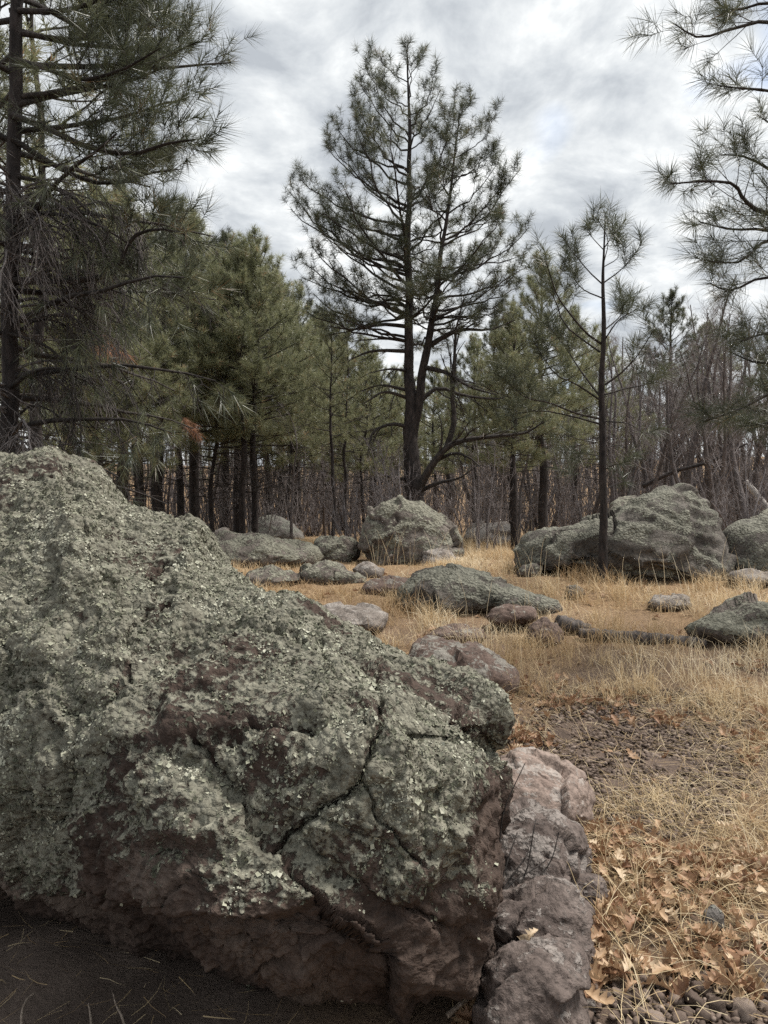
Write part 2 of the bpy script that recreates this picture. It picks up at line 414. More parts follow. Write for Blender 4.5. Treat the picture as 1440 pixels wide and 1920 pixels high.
class Shape:
    """closed rock sculpted from its outline polygon (photo pixels) and the depth of the rim; the front swells fb metres towards the eye, the back bb metres away"""
    def __init__(s, poly, depth, fb, bb, tx=0.0, tz=0.0, e=0.85, yexp=0.9, warp=0.0, mid=None):
        poly = np.asarray(poly, float)
        s.poly = poly[:, :2]; s.c = np.array([(poly[:, 0].min() + poly[:, 0].max()) / 2, (poly[:, 1].min() + poly[:, 1].max()) / 2])
        s.fb, s.bb, s.e, s.yexp, s.warp = fb, bb, e, yexp, warp
        s.th = np.linspace(-math.pi, math.pi, 361)
        hits = [s.ray(t) for t in s.th]
        s.r = np.array([h[0] for h in hits])
        if poly.shape[1] > 2:
            n = len(poly)
            s.d = np.array([poly[i, 2] * (1 - u) + poly[(i + 1) % n, 2] * u for _, i, u in hits])
        else:
            s.d = depth + (tx * np.cos(s.th) + tz * np.sin(s.th)) * s.r / F * depth
        s.mid = depth if mid is None else mid
    def ray(s, t):
        dx, dy = math.cos(t), -math.sin(t); best = (1.0, 0, 0.0)
        n = len(s.poly)
        for i in range(n):
            a = s.poly[i] - s.c; b = s.poly[(i + 1) % n] - s.c; e = b - a
            den = dx * e[1] - dy * e[0]
            if abs(den) < 1e-9: continue
            tt = (a[0] * e[1] - a[1] * e[0]) / den; u = (a[0] * dy - a[1] * dx) / den
            if tt > best[0] and -1e-6 <= u <= 1 + 1e-6: best = (tt, i, min(max(u, 0), 1))
        return best
    def build(s, sub):
        D, Fc = ico(sub)
        if s.warp: D = unit(D + np.array([0, -s.warp, 0]))
        sr = np.hypot(D[:, 0], D[:, 2]); t = np.arctan2(D[:, 2], D[:, 0])
        r = np.interp(t, s.th, s.r); dr = np.interp(t, s.th, s.d)
        g = np.minimum(np.maximum(sr, 1e-6) ** s.e, 1)
        dep = s.mid + (dr - s.mid) * g
        px = s.c[0] + r * g * np.cos(t); py = s.c[1] - r * g * np.sin(t)
        ya = np.abs(D[:, 1]) ** s.yexp
        dep = np.where(D[:, 1] < 0, dep - s.fb * ya, dep + s.bb * ya)
        V = np.stack([(px - 720) / F * dep, dep, H - (py - 960) / F * dep], -1)
        return V, Fc

def seg_dist(p, line):
    d = np.full(len(p), 1e9)
    for a, b in zip(line[:-1], line[1:]):
        a = np.array(a, float); e = np.array(b, float) - a
        t = np.clip(((p - a) @ e) / (e @ e), 0, 1)
        d = np.minimum(d, np.linalg.norm(p - a - t[:, None] * e, axis=1))
    return d
def rock(name, label, poly, depth, fb, bb, mat, seed, sub=5, tx=0.0, tz=0.0, rough=1.0, lich=0.5, blocks=14, layer=0.0, lean=0.35, foot=True, group=None, e=0.85, snap=True):
    ys = [p[1] for p in poly]; xs = [p[0] for p in poly]
    if snap: depth = float(hit((min(xs) + max(xs)) / 2, max(ys) - 0.16 * (max(ys) - min(ys)))[1]) + 0.45 * fb
    S = Shape(poly, depth, fb, bb, tx, tz, e)
    V, Fc = S.build(sub)
    size = (V.max(0) - V.min(0)).mean()
    nrm = normals(V, Fc)
    r = np.random.default_rng(seed)
    q = V / size
    wq = q + 0.10 * np.stack([fbm(q * 2.5, 3, seed + k) for k in range(3)], -1)
    seeds = r.uniform(q.min(0), q.max(0), (blocks, 3))
    b1, b2, ix = voronoi(wq, seeds)
    cr = np.exp(-((b2 - b1) / 0.016) ** 2) * sstep(-0.1, 0.25, perlin(q * 2.2, seed + 9))
    tilt = unit(r.normal(size=(blocks, 3)))
    blk = np.einsum('ij,ij->i', tilt[ix], wq - seeds[ix]) * 0.22 + r.uniform(-0.025, 0.025, blocks)[ix]
    d = fbm(q * 2.2, 4, seed) * 0.045 + blk * 0.8 - cr * 0.055 + ridge(q * 5, 4, seed + 3) * 0.016 + fbm(q * 15, 4, seed + 5, 0.6) * 0.012
    if layer:
        lay = q @ unit(np.array([[0.3, 0.1, 1.0]]))[0] + fbm(q * 1.8, 3, seed + 7) * 0.13
        d = d + layer * (np.abs(((lay * 11) % 1) - 0.5) - 0.25) * 0.05
    V = V + nrm * (d * size * rough)[:, None]
    nrm = normals(V, Fc)
    la = lich - 0.14 + (lean + .12) * nrm[:, 2] + 0.75 * fbm(q * 4 * np.array([1, 1, 2.0]), 4, seed + 11, .6) - 0.8 * cr
    base = np.array([V[:, 0].mean(), V[:, 1].mean(), V[:, 2].min()])
    o = obj(name, make_mesh(name, V - base, [Fc], {'lichen': la}), mat, loc=base)
    tag(o, label, 'rock' if size < 0.9 else 'boulder', group)
    if foot:
        lo, hi = V.min(0), V.max(0)
        FOOT.append(((lo[0] + hi[0]) / 2, (lo[1] + hi[1]) / 2, (hi[0] - lo[0]) / 2 * 0.93, (hi[1] - lo[1]) / 2 * 0.9))
    return o

# the great foreground boulder
def great_boulder():
    poly = [(-330, 1010, 3.0), (-200, 930, 3.05), (-60, 890, 3.1), (10, 868, 3.1), (50, 853, 3.1), (92, 849, 3.1), (112, 872, 3.1), (150, 880, 3.08), (185, 902, 3.05), (200, 915, 3.05), (230, 935, 3.05), (285, 962, 3.02), (330, 980, 3.0), (365, 984, 2.98), (385, 1008, 2.95),
            (400, 1035, 2.92), (440, 1072, 2.86), (478, 1098, 2.8), (520, 1122, 2.75), (585, 1135, 2.7), (625, 1160, 2.65), (680, 1190, 2.58), (720, 1222, 2.52), (790, 1252, 2.44), (845, 1278, 2.36), (885, 1292, 2.3), (920, 1322, 2.25),
            (938, 1352, 2.22), (930, 1390, 2.2), (912, 1400, 2.15), (920, 1440, 2.1), (930, 1480, 2.07), (926, 1560, 2.04), (918, 1650, 2.0), (908, 1720, 1.98), (915, 1760, 1.98), (905, 1810, 1.98), (870, 1850, 1.92), (830, 1875, 1.86), (740, 1890, 1.83), (600, 1905, 1.8),
            (480, 1905, 1.81), (360, 1862, 1.90), (230, 1806, 2.03), (110, 1745, 2.18), (0, 1680, 2.36), (-120, 1640, 2.5), (-260, 1560, 2.6), (-380, 1350, 2.8), (-390, 1180, 2.9)]
    S = Shape(poly, 2.3, 0.62, 1.35, e=0.70, yexp=0.75, warp=0.38, mid=2.34)
    V, Fc = S.build(8)
    nrm = normals(V, Fc)
    r = np.random.default_rng(5)
    # broad swellings and blocks
    wq = V + 0.16 * np.stack([fbm(V * 1.9, 3, 60 + k) for k in range(3)], -1)
    seeds = r.uniform(V.min(0), V.max(0), (150, 3))
    b1, b2, ix = voronoi(wq, seeds)
    tilt = unit(r.normal(size=(150, 3)))
    blk = np.einsum('ij,ij->i', tilt[ix], wq - seeds[ix]) * 0.15 + r.uniform(-0.018, 0.018, 150)[ix]
    edge = b2 - b1
    blk = blk * sstep(0.0, 0.05, edge)
    crk = np.exp(-(edge / 0.007) ** 2) * sstep(0.05, 0.3, perlin(V * 1.7, 77))
    vis0 = (nrm[:, 1] < 0.45) & (V[:, 0] > -1.75)
    wq2 = V[vis0] + 0.035 * np.stack([fbm(V[vis0] * 8, 2, 160 + k) for k in range(3)], -1)
    s2 = V[vis0][r.integers(0, vis0.sum(), 420)] + r.normal(size=(420, 3)) * 0.05
    f1, f2, jx = voronoi(wq2, s2); tl2 = unit(r.normal(size=(420, 3)))
    facet = np.zeros(len(V)); facet[vis0] = np.einsum('ij,ij->i', tl2[jx], wq2 - s2[jx]) * 0.17 * sstep(0.0, 0.02, f2 - f1) - 0.008 * np.exp(-((f2 - f1) / 0.005) ** 2) * sstep(-0.05, 0.2, perlin(V[vis0] * 3, 78))
    d = fbm(V * 1.5, 3, 51) * 0.05 + blk * 0.75 + facet - crk * 0.02 - 0.014
    d += ridge(V * 4.5, 4, 52) * 0.014 + fbm(V * 13, 4, 55, 0.6) * 0.012 + fbm(V * 45, 3, 57, 0.6) * 0.007 + ridge(V * 17, 3, 58) * 0.005
    # cracks and the recessed underside seen in the photograph
    px = to_px(V); front = sstep(0.15, -0.15, nrm[:, 1])
    wob = np.stack([fbm(V * 9, 4, 81, .7), fbm(V * 9, 4, 82, .7)], -1) * 12
    pw = px + wob
    cracks = [([(81, 1312), (97, 1334), (125, 1340), (162, 1319), (206, 1306), (240, 1269), (247, 1200), (252, 1160), (272, 1140), (312, 1136)], 7, .045),
              ([(97, 1334), (109, 1387), (119, 1462), (119, 1531), (81, 1550)], 7, .05), ([(30, 1484), (78, 1486)], 8, .05),
              ([(359, 1387), (406, 1437), (444, 1487), (475, 1550), (531, 1594), (553, 1631), (590, 1662)], 9, .05),
              ([(590, 1662), (644, 1706), (719, 1750), (735, 1800), (730, 1880)], 11, .08),
              ([(400, 1387), (437, 1387), (475, 1369), (562, 1375), (625, 1375), (675, 1387), (700, 1406)], 6, .035),
              ([(662, 1225), (706, 1237), (712, 1325), (703, 1400), (678, 1462), (612, 1512), (562, 1556), (519, 1575)], 9, .06),
              ([(678, 1462), (700, 1537), (737, 1581), (775, 1619)], 6, .04), ([(500, 1195), (560, 1222), (600, 1215), (662, 1225), (690, 1260)], 9, .05),
              ([(110, 1065), (85, 1105), (45, 1120)], 6, .04), ([(300, 1098), (280, 1070), (300, 1055), (345, 1058)], 9, .05),
              ([(2, 1180), (10, 1230), (3, 1290), (60, 1285)], 7, .05), ([(200, 905), (212, 925), (240, 930)], 8, .04), ([(425, 1190), (432, 1220), (390, 1240), (370, 1245)], 7, .035),
              ([(690, 1260), (760, 1300), (800, 1340), (880, 1420), (900, 1500)], 7, .02), ([(880, 1300), (868, 1330), (885, 1360), (920, 1392)], 14, .09), ([(740, 1690), (830, 1730), (905, 1725)], 7, .03)]
    cut = np.zeros(len(V))
    for line, wd, dp in cracks:
        sd_ = seg_dist(pw, line)
        cut = np.maximum(cut, dp * .75 * np.exp(-(sd_ / (wd * .36)) ** 2) + dp * 0.14 * np.exp(-(sd_ / (wd * 2.2)) ** 2))
    under = np.array([(-400, 1560), (-100, 1640), (60, 1672), (180, 1700), (320, 1716), (450, 1722), (545, 1702), (592, 1664), (645, 1712), (715, 1757), (740, 1800), (1000, 1800)], float)
    yb = np.interp(pw[:, 0], under[:, 0], under[:, 1])
    rec = sstep(-6, 26, px[:, 1] - yb + wob[:, 0]) * sstep(745, 715, pw[:, 0])
    right = sstep(745, 775, pw[:, 0]) * sstep(1830, 1870, px[:, 1])
    V = V + nrm * (d - cut * front - (0.055 * rec + 0.05 * right) * front)[:, None]
    nrm = normals(V, Fc)
    # lichen: thick above, thinning out over the red-brown lower and right-hand faces
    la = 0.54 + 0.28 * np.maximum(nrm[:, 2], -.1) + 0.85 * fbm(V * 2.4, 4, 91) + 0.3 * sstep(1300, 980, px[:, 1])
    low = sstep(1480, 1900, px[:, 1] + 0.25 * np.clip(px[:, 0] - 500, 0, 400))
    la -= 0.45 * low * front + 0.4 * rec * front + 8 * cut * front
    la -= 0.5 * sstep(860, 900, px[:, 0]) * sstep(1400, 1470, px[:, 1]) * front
    base = np.array([V[:, 0].mean(), V[:, 1].mean(), V[:, 2].min()])
    root = empty('lichen_boulder', base)
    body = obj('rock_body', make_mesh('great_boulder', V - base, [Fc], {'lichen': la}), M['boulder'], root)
    tag(root, 'huge cracked boulder crusted with pale green lichen filling the lower foreground', 'boulder')
    FOOT.append((-0.75, 2.75, 1.05, 1.05)); FOOT.append((-0.2, 2.1, 0.5, 0.5))
    # raised lichen rosettes
    fv = V[Fc]; area = np.linalg.norm(np.cross(fv[:, 1] - fv[:, 0], fv[:, 2] - fv[:, 0]), axis=1)
    fc = fv.mean(1); fn = nrm[Fc[:, 0]]
    vis = (fn * (np.array([0, 0, H]) - fc)).sum(1) > -0.25
    inpx = to_px(fc); vis &= (inpx[:, 0] > -250) & (fc[:, 1] > 0.3)
    lf = la[Fc].mean(1) + 0.8 * fbm(fc * 9, 3, 93) + 0.6 * fbm(fc * 28, 2, 94) - 0.08
    p = area * vis * np.clip((lf - 0.38) / 0.5, 0, 1) ** 1.3
    n = 88000
    pick = r.choice(len(Fc), n, p=p / p.sum())
    bc = r.dirichlet((1, 1, 1), n)
    c = (fv[pick] * bc[..., None]).sum(1)
    nn = unit(fn[pick] + r.normal(size=(n, 3)) * 0.7)
    t1 = unit(np.cross(nn, r.normal(size=(n, 3)))); t2 = np.cross(nn, t1)
    rad = np.clip(r.lognormal(math.log(0.0028), 0.5, n), 0.0012, 0.008)
    k = 4
    ang = np.arange(k) / k * 2 * math.pi
    rr = rad[:, None] * r.uniform(0.55, 1.2, (n, k)); lift = rad[:, None] * r.uniform(0.1, 0.6, (n, k))
    ring = c[:, None] + rr[..., None] * (np.cos(ang)[None, :, None] * t1[:, None] + np.sin(ang)[None, :, None] * t2[:, None]) + lift[..., None] * nn[:, None]
    ctr = c + nn * (rad * 0.12)[:, None] + nn * 0.0012
    VV = np.concatenate([ctr[:, None], ring], 1).reshape(-1, 3)
    ids = np.arange(n)[:, None] * (k + 1)
    tri = np.stack([np.repeat(ids, k, 1), ids + 1 + np.arange(k), ids + 1 + (np.arange(k) + 1) % k], -1).reshape(-1, 3)
    tone = np.clip(0.42 + 0.8 * fbm(c * 6, 3, 95) + 0.35 * fbm(c * 40, 2, 96) + r.normal(size=n) * 0.17, 0, .95)
    av = np.repeat(tone[:, None], k + 1, 1); av[:, 0] -= 0.12
    li = obj('lichen', make_mesh('lichen', VV - base, [tri], {'v': np.clip(av, 0, 1).ravel()}, False), M['lichen'], root)
    tag(li, 'pale grey-green lichen crust', kind='stuff')
great_boulder()

# ------------------------------------------------------------------ smaller rocks
G_, D_, B_, PK, GP = M['greyrock'], M['darkrock'], M['brownrock'], M['pinkrock'], M['greypit']
rock('boulder', 'round lichen-grey boulder below the tall twin-stemmed pine', [(672, 1030), (676, 985), (690, 955), (715, 940), (750, 937), (790, 942), (820, 955), (838, 972), (855, 985), (866, 1010), (864, 1035), (845, 1062), (800, 1078), (740, 1080), (690, 1060)], 10.7, 0.45, 0.6, G_, 11, 6, tz=0.4, lich=0.55, blocks=10, rough=0.85)
rock('rock', 'pale broken slab leaning on the foot of the round boulder', [(786, 1068), (792, 1040), (820, 1026), (848, 1030), (862, 1050), (858, 1078), (820, 1085)], 9.95, 0.14, 0.2, GP, 12, 5, snap=False, tz=0.5, lich=0.2, blocks=6)
rock('boulder', 'long whale-backed boulder rising behind the young pine', [(953, 1075), (958, 1030), (975, 1005), (1010, 992), (1060, 988), (1110, 982), (1150, 975), (1185, 960), (1210, 945), (1235, 930), (1262, 922), (1290, 920), (1300, 932), (1322, 950), (1345, 985), (1362, 1020), (1366, 1060), (1362, 1105), (1345, 1112), (1310, 1085), (1260, 1100), (1180, 1100), (1080, 1085), (1000, 1085)], 8.9, 0.5, 0.8, M['whalerock'], 13, 6, tz=0.45, lich=0.45, blocks=14, layer=1.1, rough=0.8, e=0.7)
rock('rock', 'grey slab peeping over the back of the whale-backed boulder', [(1138, 975), (1150, 945), (1185, 932), (1230, 930), (1250, 950), (1240, 985), (1180, 1000)], 10.1, 0.25, 0.4, G_, 14, 5, snap=False, tz=0.5, lich=0.4, blocks=7)
rock('boulder', 'blocky grey boulder cut by the frame edge past the whale-backed boulder', [(1362, 1075), (1360, 1010), (1385, 992), (1430, 985), (1490, 985), (1560, 1000), (1580, 1060), (1500, 1095), (1400, 1095)], 9.4, 0.35, 0.6, M['whalerock'], 15, 5, tz=0.4, lich=0.45, blocks=9)
rock('rock', 'grey rock resting above the blocky boulder at the frame edge', [(1398, 990), (1405, 972), (1435, 960), (1480, 955), (1510, 975), (1480, 1000), (1430, 1000)], 10.4, 0.25, 0.35, G_, 16, 5, snap=False, tz=0.5, lich=0.45, blocks=7)
rock('boulder', 'low lichen-patched rock with a dark cut base in the middle of the grass', [(745, 1140), (752, 1105), (775, 1080), (810, 1066), (860, 1064), (920, 1072), (960, 1090), (1000, 1112), (1045, 1130), (1050, 1150), (1000, 1158), (930, 1150), (880, 1155), (800, 1152)], 6.35, 0.3, 0.5, M['whalerock'], 17, 6, tz=0.7, lich=0.55, blocks=12, rough=0.8)
rock('rock', 'reddish flat slab tucked under the low lichen-patched rock', [(908, 1158), (925, 1142), (965, 1136), (1000, 1142), (1005, 1160), (960, 1172), (925, 1172)], 5.95, 0.16, 0.2, B_, 18, 5, snap=False, tz=0.6, lich=-.2, blocks=6, layer=1.0)
rock('rock', 'brown half-buried rock beside the great boulder and the gravel', [(765, 1240), (775, 1205), (800, 1196), (850, 1203), (900, 1216), (945, 1238), (966, 1262), (965, 1285), (930, 1302), (860, 1305), (800, 1290)], 4.65, 0.28, 0.35, B_, 19, 5, tz=0.8, lich=0.25, blocks=10)
rock('rock', 'flat pale slab lying just behind the crest of the great boulder', [(585, 1160), (600, 1140), (650, 1133), (700, 1137), (728, 1152), (715, 1178), (650, 1190), (600, 1185)], 5.9, 0.3, 0.3, GP, 20, 5, tz=1.4, lich=0.2, blocks=6, rough=0.6)
rock('boulder', 'dark domed boulder at the foot of the twin dark trunks', [(452, 1012), (470, 985), (490, 970), (515, 968), (545, 980), (565, 1000), (572, 1015), (540, 1025), (480, 1025)], 16.0, 0.5, 0.6, D_, 21, 5, tz=0.5, lich=0.3, blocks=8, layer=1.0, rough=0.6)
rock('boulder', 'wide flat ledge of grey rock in front of the dark domed boulder', [(385, 1040), (392, 1012), (430, 1004), (480, 1006), (520, 1010), (560, 1022), (596, 1040), (585, 1058), (520, 1062), (470, 1068), (410, 1062)], 11.6, 0.5, 0.6, G_, 22, 5, tz=1.2, lich=0.45, blocks=12, layer=1.0)
rock('rock', 'low grey rock hump at the far end of the flat ledge', [(383, 1008), (395, 995), (420, 992), (440, 1000), (445, 1012), (410, 1018)], 15.0, 0.3, 0.3, GP, 23, 4, tz=0.8, lich=0.3, blocks=6)
rock('rock', 'rounded lichen rock between the flat ledge and the round boulder', [(580, 1035), (592, 1012), (620, 1003), (648, 1006), (667, 1020), (670, 1042), (650, 1060), (610, 1062), (588, 1055)], 10.3, 0.25, 0.3, G_, 24, 5, tz=0.5, lich=0.5, blocks=8)
rock('rock', 'broken low rock with split stones below the rounded lichen rock', [(560, 1078), (572, 1060), (605, 1053), (640, 1060), (665, 1078), (690, 1092), (660, 1098), (610, 1096), (575, 1092)], 8.6, 0.2, 0.25, G_, 25, 5, tz=0.9, lich=0.4, blocks=14)
rock('rock', 'small stone by a mat of leaves left of the low lichen-patched rock', [(660, 1068), (675, 1055), (700, 1056), (722, 1068), (715, 1085), (680, 1088)], 8.9, 0.12, 0.15, GP, 26, 4, tz=0.6, lich=0.2, blocks=5)
rock('boulder', 'pale flat-topped boulder in the grass beyond the round boulder', [(866, 1010), (875, 990), (905, 980), (945, 978), (968, 988), (972, 1015), (940, 1030), (890, 1030)], 14.0, 0.4, 0.5, GP, 27, 5, tz=0.5, lich=0.55, blocks=7)
rock('boulder', 'lichen rock half hidden in grass at the frame edge', [(1290, 1185), (1300, 1165), (1330, 1148), (1370, 1137), (1420, 1128), (1500, 1126), (1560, 1160), (1540, 1215), (1440, 1215), (1350, 1205)], 5.5, 0.3, 0.4, G_, 28, 5, tz=0.8, lich=0.5, blocks=12)
rock('rock', 'pointed reddish stone at the end of the rotten log', [(985, 1200), (995, 1175), (1018, 1160), (1045, 1166), (1056, 1185), (1050, 1210), (1010, 1215)], 5.25, 0.12, 0.15, B_, 29, 5, tz=0.6, lich=-.15, blocks=6)
rock('rock', 'flat brown slab in the grass under the blocky frame-edge boulder', [(1360, 1090), (1372, 1076), (1410, 1069), (1445, 1072), (1490, 1082), (1480, 1098), (1410, 1100)], 7.5, 0.3, 0.3, GP, 30, 4, tz=1.2, lich=0.2, blocks=6)
rock('rock', 'little grey stone by the blunt end of the whale-backed boulder', [(972, 1075), (980, 1060), (1000, 1056), (1016, 1066), (1012, 1080), (990, 1084)], 7.9, 0.08, 0.1, G_, 31, 4, tz=0.4, lich=0.3, blocks=5)
rock('rock', 'lone grey stone in open grass near the young pine', [(1058, 1115), (1064, 1100), (1080, 1096), (1096, 1106), (1094, 1120), (1076, 1126)], 6.9, 0.06, 0.08, G_, 32, 4, tz=0.4, lich=0.3, blocks=5)
rock('rock', 'flat brown slab in leaf litter below the round boulder', [(680, 1105), (695, 1088), (735, 1080), (772, 1088), (782, 1104), (740, 1115), (700, 1116)], 7.6, 0.25, 0.25, B_, 41, 5, tz=1.3, lich=0.1, blocks=8, layer=1.0)
rock('rock', 'low split slab between the flat ledge and the great boulder', [(452, 1092), (465, 1074), (505, 1066), (545, 1072), (562, 1090), (530, 1100), (480, 1102)], 8.4, 0.25, 0.25, G_, 42, 5, tz=1.2, lich=0.3, blocks=10, layer=1.0)
rock('rock', 'thin reddish slab flush with the grass below the low lichen-patched rock', [(800, 1196), (820, 1178), (870, 1172), (905, 1182), (910, 1198), (860, 1206)], 5.4, 0.2, 0.2, B_, 43, 5, tz=1.4, lich=0.0, blocks=8)
rock('rock', 'flush grey stone in the grass right of the young pine', [(1215, 1135), (1228, 1120), (1262, 1114), (1290, 1122), (1292, 1138), (1250, 1146)], 6.4, 0.15, 0.15, GP, 44, 5, tz=1.2, lich=0.2, blocks=7)
# the row of stones beside the great boulder
rock('rock', 'pink pitted stone at the head of the row beside the great boulder', [(915, 1500), (918, 1450), (935, 1425), (975, 1412), (1020, 1416), (1065, 1430), (1092, 1455), (1108, 1490), (1106, 1535), (1085, 1570), (1030, 1585), (960, 1570), (925, 1545)], 2.78, 0.14, 0.2, PK, 33, 6, tz=0.7, lich=0.1, blocks=14, rough=1.0, e=.7)
rock('rock', 'grey pitted stone second in the row beside the great boulder', [(890, 1640), (900, 1560), (925, 1530), (985, 1518), (1045, 1528), (1082, 1560), (1092, 1600), (1098, 1650), (1090, 1715), (1010, 1735), (920, 1730)], 2.42, 0.15, 0.2, M['rowrock'], 34, 6, tz=0.6, lich=0.3, blocks=16, rough=1.25, e=.66)
rock('rock', 'dark knobbly stone wedged against the second stone of the row', [(1052, 1670), (1062, 1640), (1090, 1632), (1118, 1650), (1132, 1685), (1120, 1712), (1080, 1720), (1058, 1705)], 2.36, 0.06, 0.1, M['rowrock'], 35, 6, tz=0.4, lich=-.1, blocks=8, rough=1.3)
rock('rock', 'dark humped stone third in the row beside the great boulder', [(905, 1790), (915, 1705), (955, 1672), (1005, 1664), (1062, 1676), (1090, 1715), (1096, 1780), (1092, 1850), (1020, 1870), (925, 1860)], 2.12, 0.12, 0.18, M['rowrock'], 36, 6, tz=0.5, lich=0.0, blocks=16, rough=1.25, e=.66)
rock('rock', 'dark lumpy stone at the bottom frame edge, last of the row', [(900, 1900), (915, 1815), (955, 1782), (1010, 1768), (1068, 1786), (1090, 1840), (1092, 1930), (1070, 1990), (980, 2000), (910, 1970)], 1.9, 0.1, 0.18, M['rowrock'], 37, 6, tz=0.4, lich=-.1, blocks=16, rough=1.25, e=.66)
rock('rock', 'smooth dark stone among oak leaves near the frame edge', [(1313, 1735), (1320, 1708), (1338, 1698), (1355, 1712), (1358, 1740), (1345, 1758), (1322, 1758)], 2.13, 0.03, 0.05, D_, 38, 4, tz=0.3, lich=0.0, blocks=4, rough=0.6)

# ------------------------------------------------------------------ trees
def needles(geo, pos, dirs, length, n, wd, r, segs=2, spread=(18, 88), back=0.11, droop=0.10, tone=None):
    pos = np.asarray(pos, float); dirs = unit(np.asarray(dirs, float)); K = len(pos)
    sc = np.broadcast_to(np.asarray(length, float), (K,))
    u = r.random((K, n))
    al = np.radians(spread[0] + (spread[1] - spread[0]) * (0.25 * r.random((K, n)) + 0.75 * u))
    ph = r.uniform(0, 2 * math.pi, (K, n))
    rf = unit(r.normal(size=(K, 3))); A = unit(np.cross(dirs, rf)); B = np.cross(dirs, A)
    d = np.cos(al)[..., None] * dirs[:, None] + np.sin(al)[..., None] * (np.cos(ph)[..., None] * A[:, None] + np.sin(ph)[..., None] * B[:, None])
    ln = sc[:, None] * r.uniform(0.7, 1.1, (K, n))
    base = pos[:, None] - dirs[:, None] * (u * back * (sc / 0.18)[:, None])[..., None]
    wv = unit(np.cross(d, r.normal(size=(K, n, 3)))) * (wd * r.uniform(0.7, 1.3, (K, n)))[..., None]
    tip = base + d * ln[..., None]; tip[..., 2] -= droop * ln
    tone = r.uniform(0, 0.92, K) if tone is None else tone
    if segs == 1:
        V = np.stack([base - wv, base + wv, tip], 2).reshape(-1, 3)
        f = np.arange(len(V)).reshape(-1, 3); m = 3
        geo.add(V, f, None, np.repeat(np.clip(tone[:, None] + r.normal(size=(K, n)) * 0.08, 0, 1).ravel(), m))
    else:
        mid = base + d * (ln * 0.52)[..., None]; mid[..., 2] -= droop * ln * 0.2
        V = np.stack([base - wv, base + wv, mid - wv * 0.85, mid + wv * 0.85, tip], 2).reshape(-1, 3)
        b = np.arange(K * n)[:, None] * 5
        f = np.concatenate([b + [0, 1, 3], b + [0, 3, 2], b + [2, 3, 4]])
        geo.add(V, f, None, np.repeat(np.clip(tone[:, None] + r.normal(size=(K, n)) * 0.08, 0, 1).ravel(), 5))

def rot_z(v, a):
    c, s = math.cos(a), math.sin(a); return np.array([v[0] * c - v[1] * s, v[0] * s + v[1] * c, v[2]])
def shoot(r, p, d, length, n, up=0.0, wig=0.12):
    """a curved branch of n points"""
    pts = [np.array(p, float)]; d = np.array(d, float) / np.linalg.norm(d)
    st = length / (n - 1)
    for i in range(n - 1):
        d = d + np.array([r.normal() * wig, r.normal() * wig, r.normal() * wig * 0.6 + up / (n - 1)]); d /= np.linalg.norm(d)
        pts.append(pts[-1] + d * st)
    return np.array(pts)
def dirv(az, el): return np.array([math.cos(az) * math.cos(el), math.sin(az) * math.cos(el), math.sin(el)])

class Limb:
    def __init__(s): s.chains = []; s.tp = []; s.td = []
def foliate(r, limb, pts, r0, t0=0.35, gap=0.16, sec=0.42, tw=(2, 5), up=0.5, twig=(0.10, 0.24), leafy=1.0, droop_dead=False, secmax=0.9, rsec=0.4):
    """secondary branches, twigs and needle tufts along a limb given by its points"""
    n = len(pts); seg = np.linalg.norm(np.diff(pts, axis=0), axis=1); Lg = seg.sum(); cum = np.concatenate([[0], np.cumsum(seg)]) / Lg
    rad = r0 * (1 - 0.85 * np.linspace(0, 1, n)) + 0.002
    limb.chains.append((pts, rad))
    at = lambda t: np.array([np.interp(t, cum, pts[:, k]) for k in range(3)])
    side = 1 if r.random() < 0.5 else -1
    t = t0 + r.uniform(0, 0.05)
    while t < 0.99:
        p = at(t); tan = at(min(1, t + 0.04)) - at(max(0, t - 0.04)); tan /= np.linalg.norm(tan) + 1e-9
        side = -side
        if droop_dead:
            d = rot_z(tan, side * r.uniform(0.3, 1.2)); d[2] -= r.uniform(0.1, 0.9)
        else:
            d = rot_z(tan, side * r.uniform(0.45, 1.1)); d[2] += r.uniform(-0.15, 0.45)
        ls = min(secmax, sec * Lg * (1.15 - 0.75 * t)) * r.uniform(0.6, 1.15)
        ls = max(ls, 0.12)
        rs = max(0.0022, rad[min(n - 1, int(t * n))] * rsec)
        c = shoot(r, p, d, ls, 5, up if not droop_dead else -0.4, 0.16)
        limb.chains.append((c, np.linspace(rs, max(rs * 0.4, 0.0015), 5)))
        nt_ = int(r.integers(tw[0], tw[1] + 1))
        ends = [(c[-1], c[-1] - c[-2])]
        for k in range(nt_):
            u = r.uniform(0.3, 0.98); i = min(3, int(u * 4)); pp = c[i] + (c[i + 1] - c[i]) * (u * 4 - i)
            dd = rot_z(c[i + 1] - c[i], r.choice([-1, 1]) * r.uniform(0.4, 1.1)); dd = dd / np.linalg.norm(dd)
            dd[2] += r.uniform(-0.1, 0.6) if not droop_dead else r.uniform(-0.8, 0.2)
            lt = r.uniform(*twig)
            g = shoot(r, pp, dd, lt, 4, up * 0.8 if not droop_dead else -0.3, 0.18)
            limb.chains.append((g, np.linspace(max(rs * 0.55, 0.0018), 0.0015, 4)))
            ends.append((g[-1], g[-1] - g[-2]))
        for e_, dd in ends:
            if r.random() < leafy: limb.tp.append(e_); limb.td.append(dd)
        t += gap / Lg * r.uniform(0.6, 1.4)
    if r.random() < leafy: limb.tp.append(pts[-1]); limb.td.append(pts[-1] - pts[-2])
def shoot_limb(r, p, az, length, e0, e1, n=8, wig=0.07):
    pts = [np.array(p, float)]; st = length / (n - 1)
    for i in range(n - 1):
        t = i / (n - 2); az += r.normal() * wig
        el = e0 + (e1 - e0) * t ** 1.4 + r.normal() * wig
        pts.append(pts[-1] + dirv(az, el) * st)
    return np.array(pts)
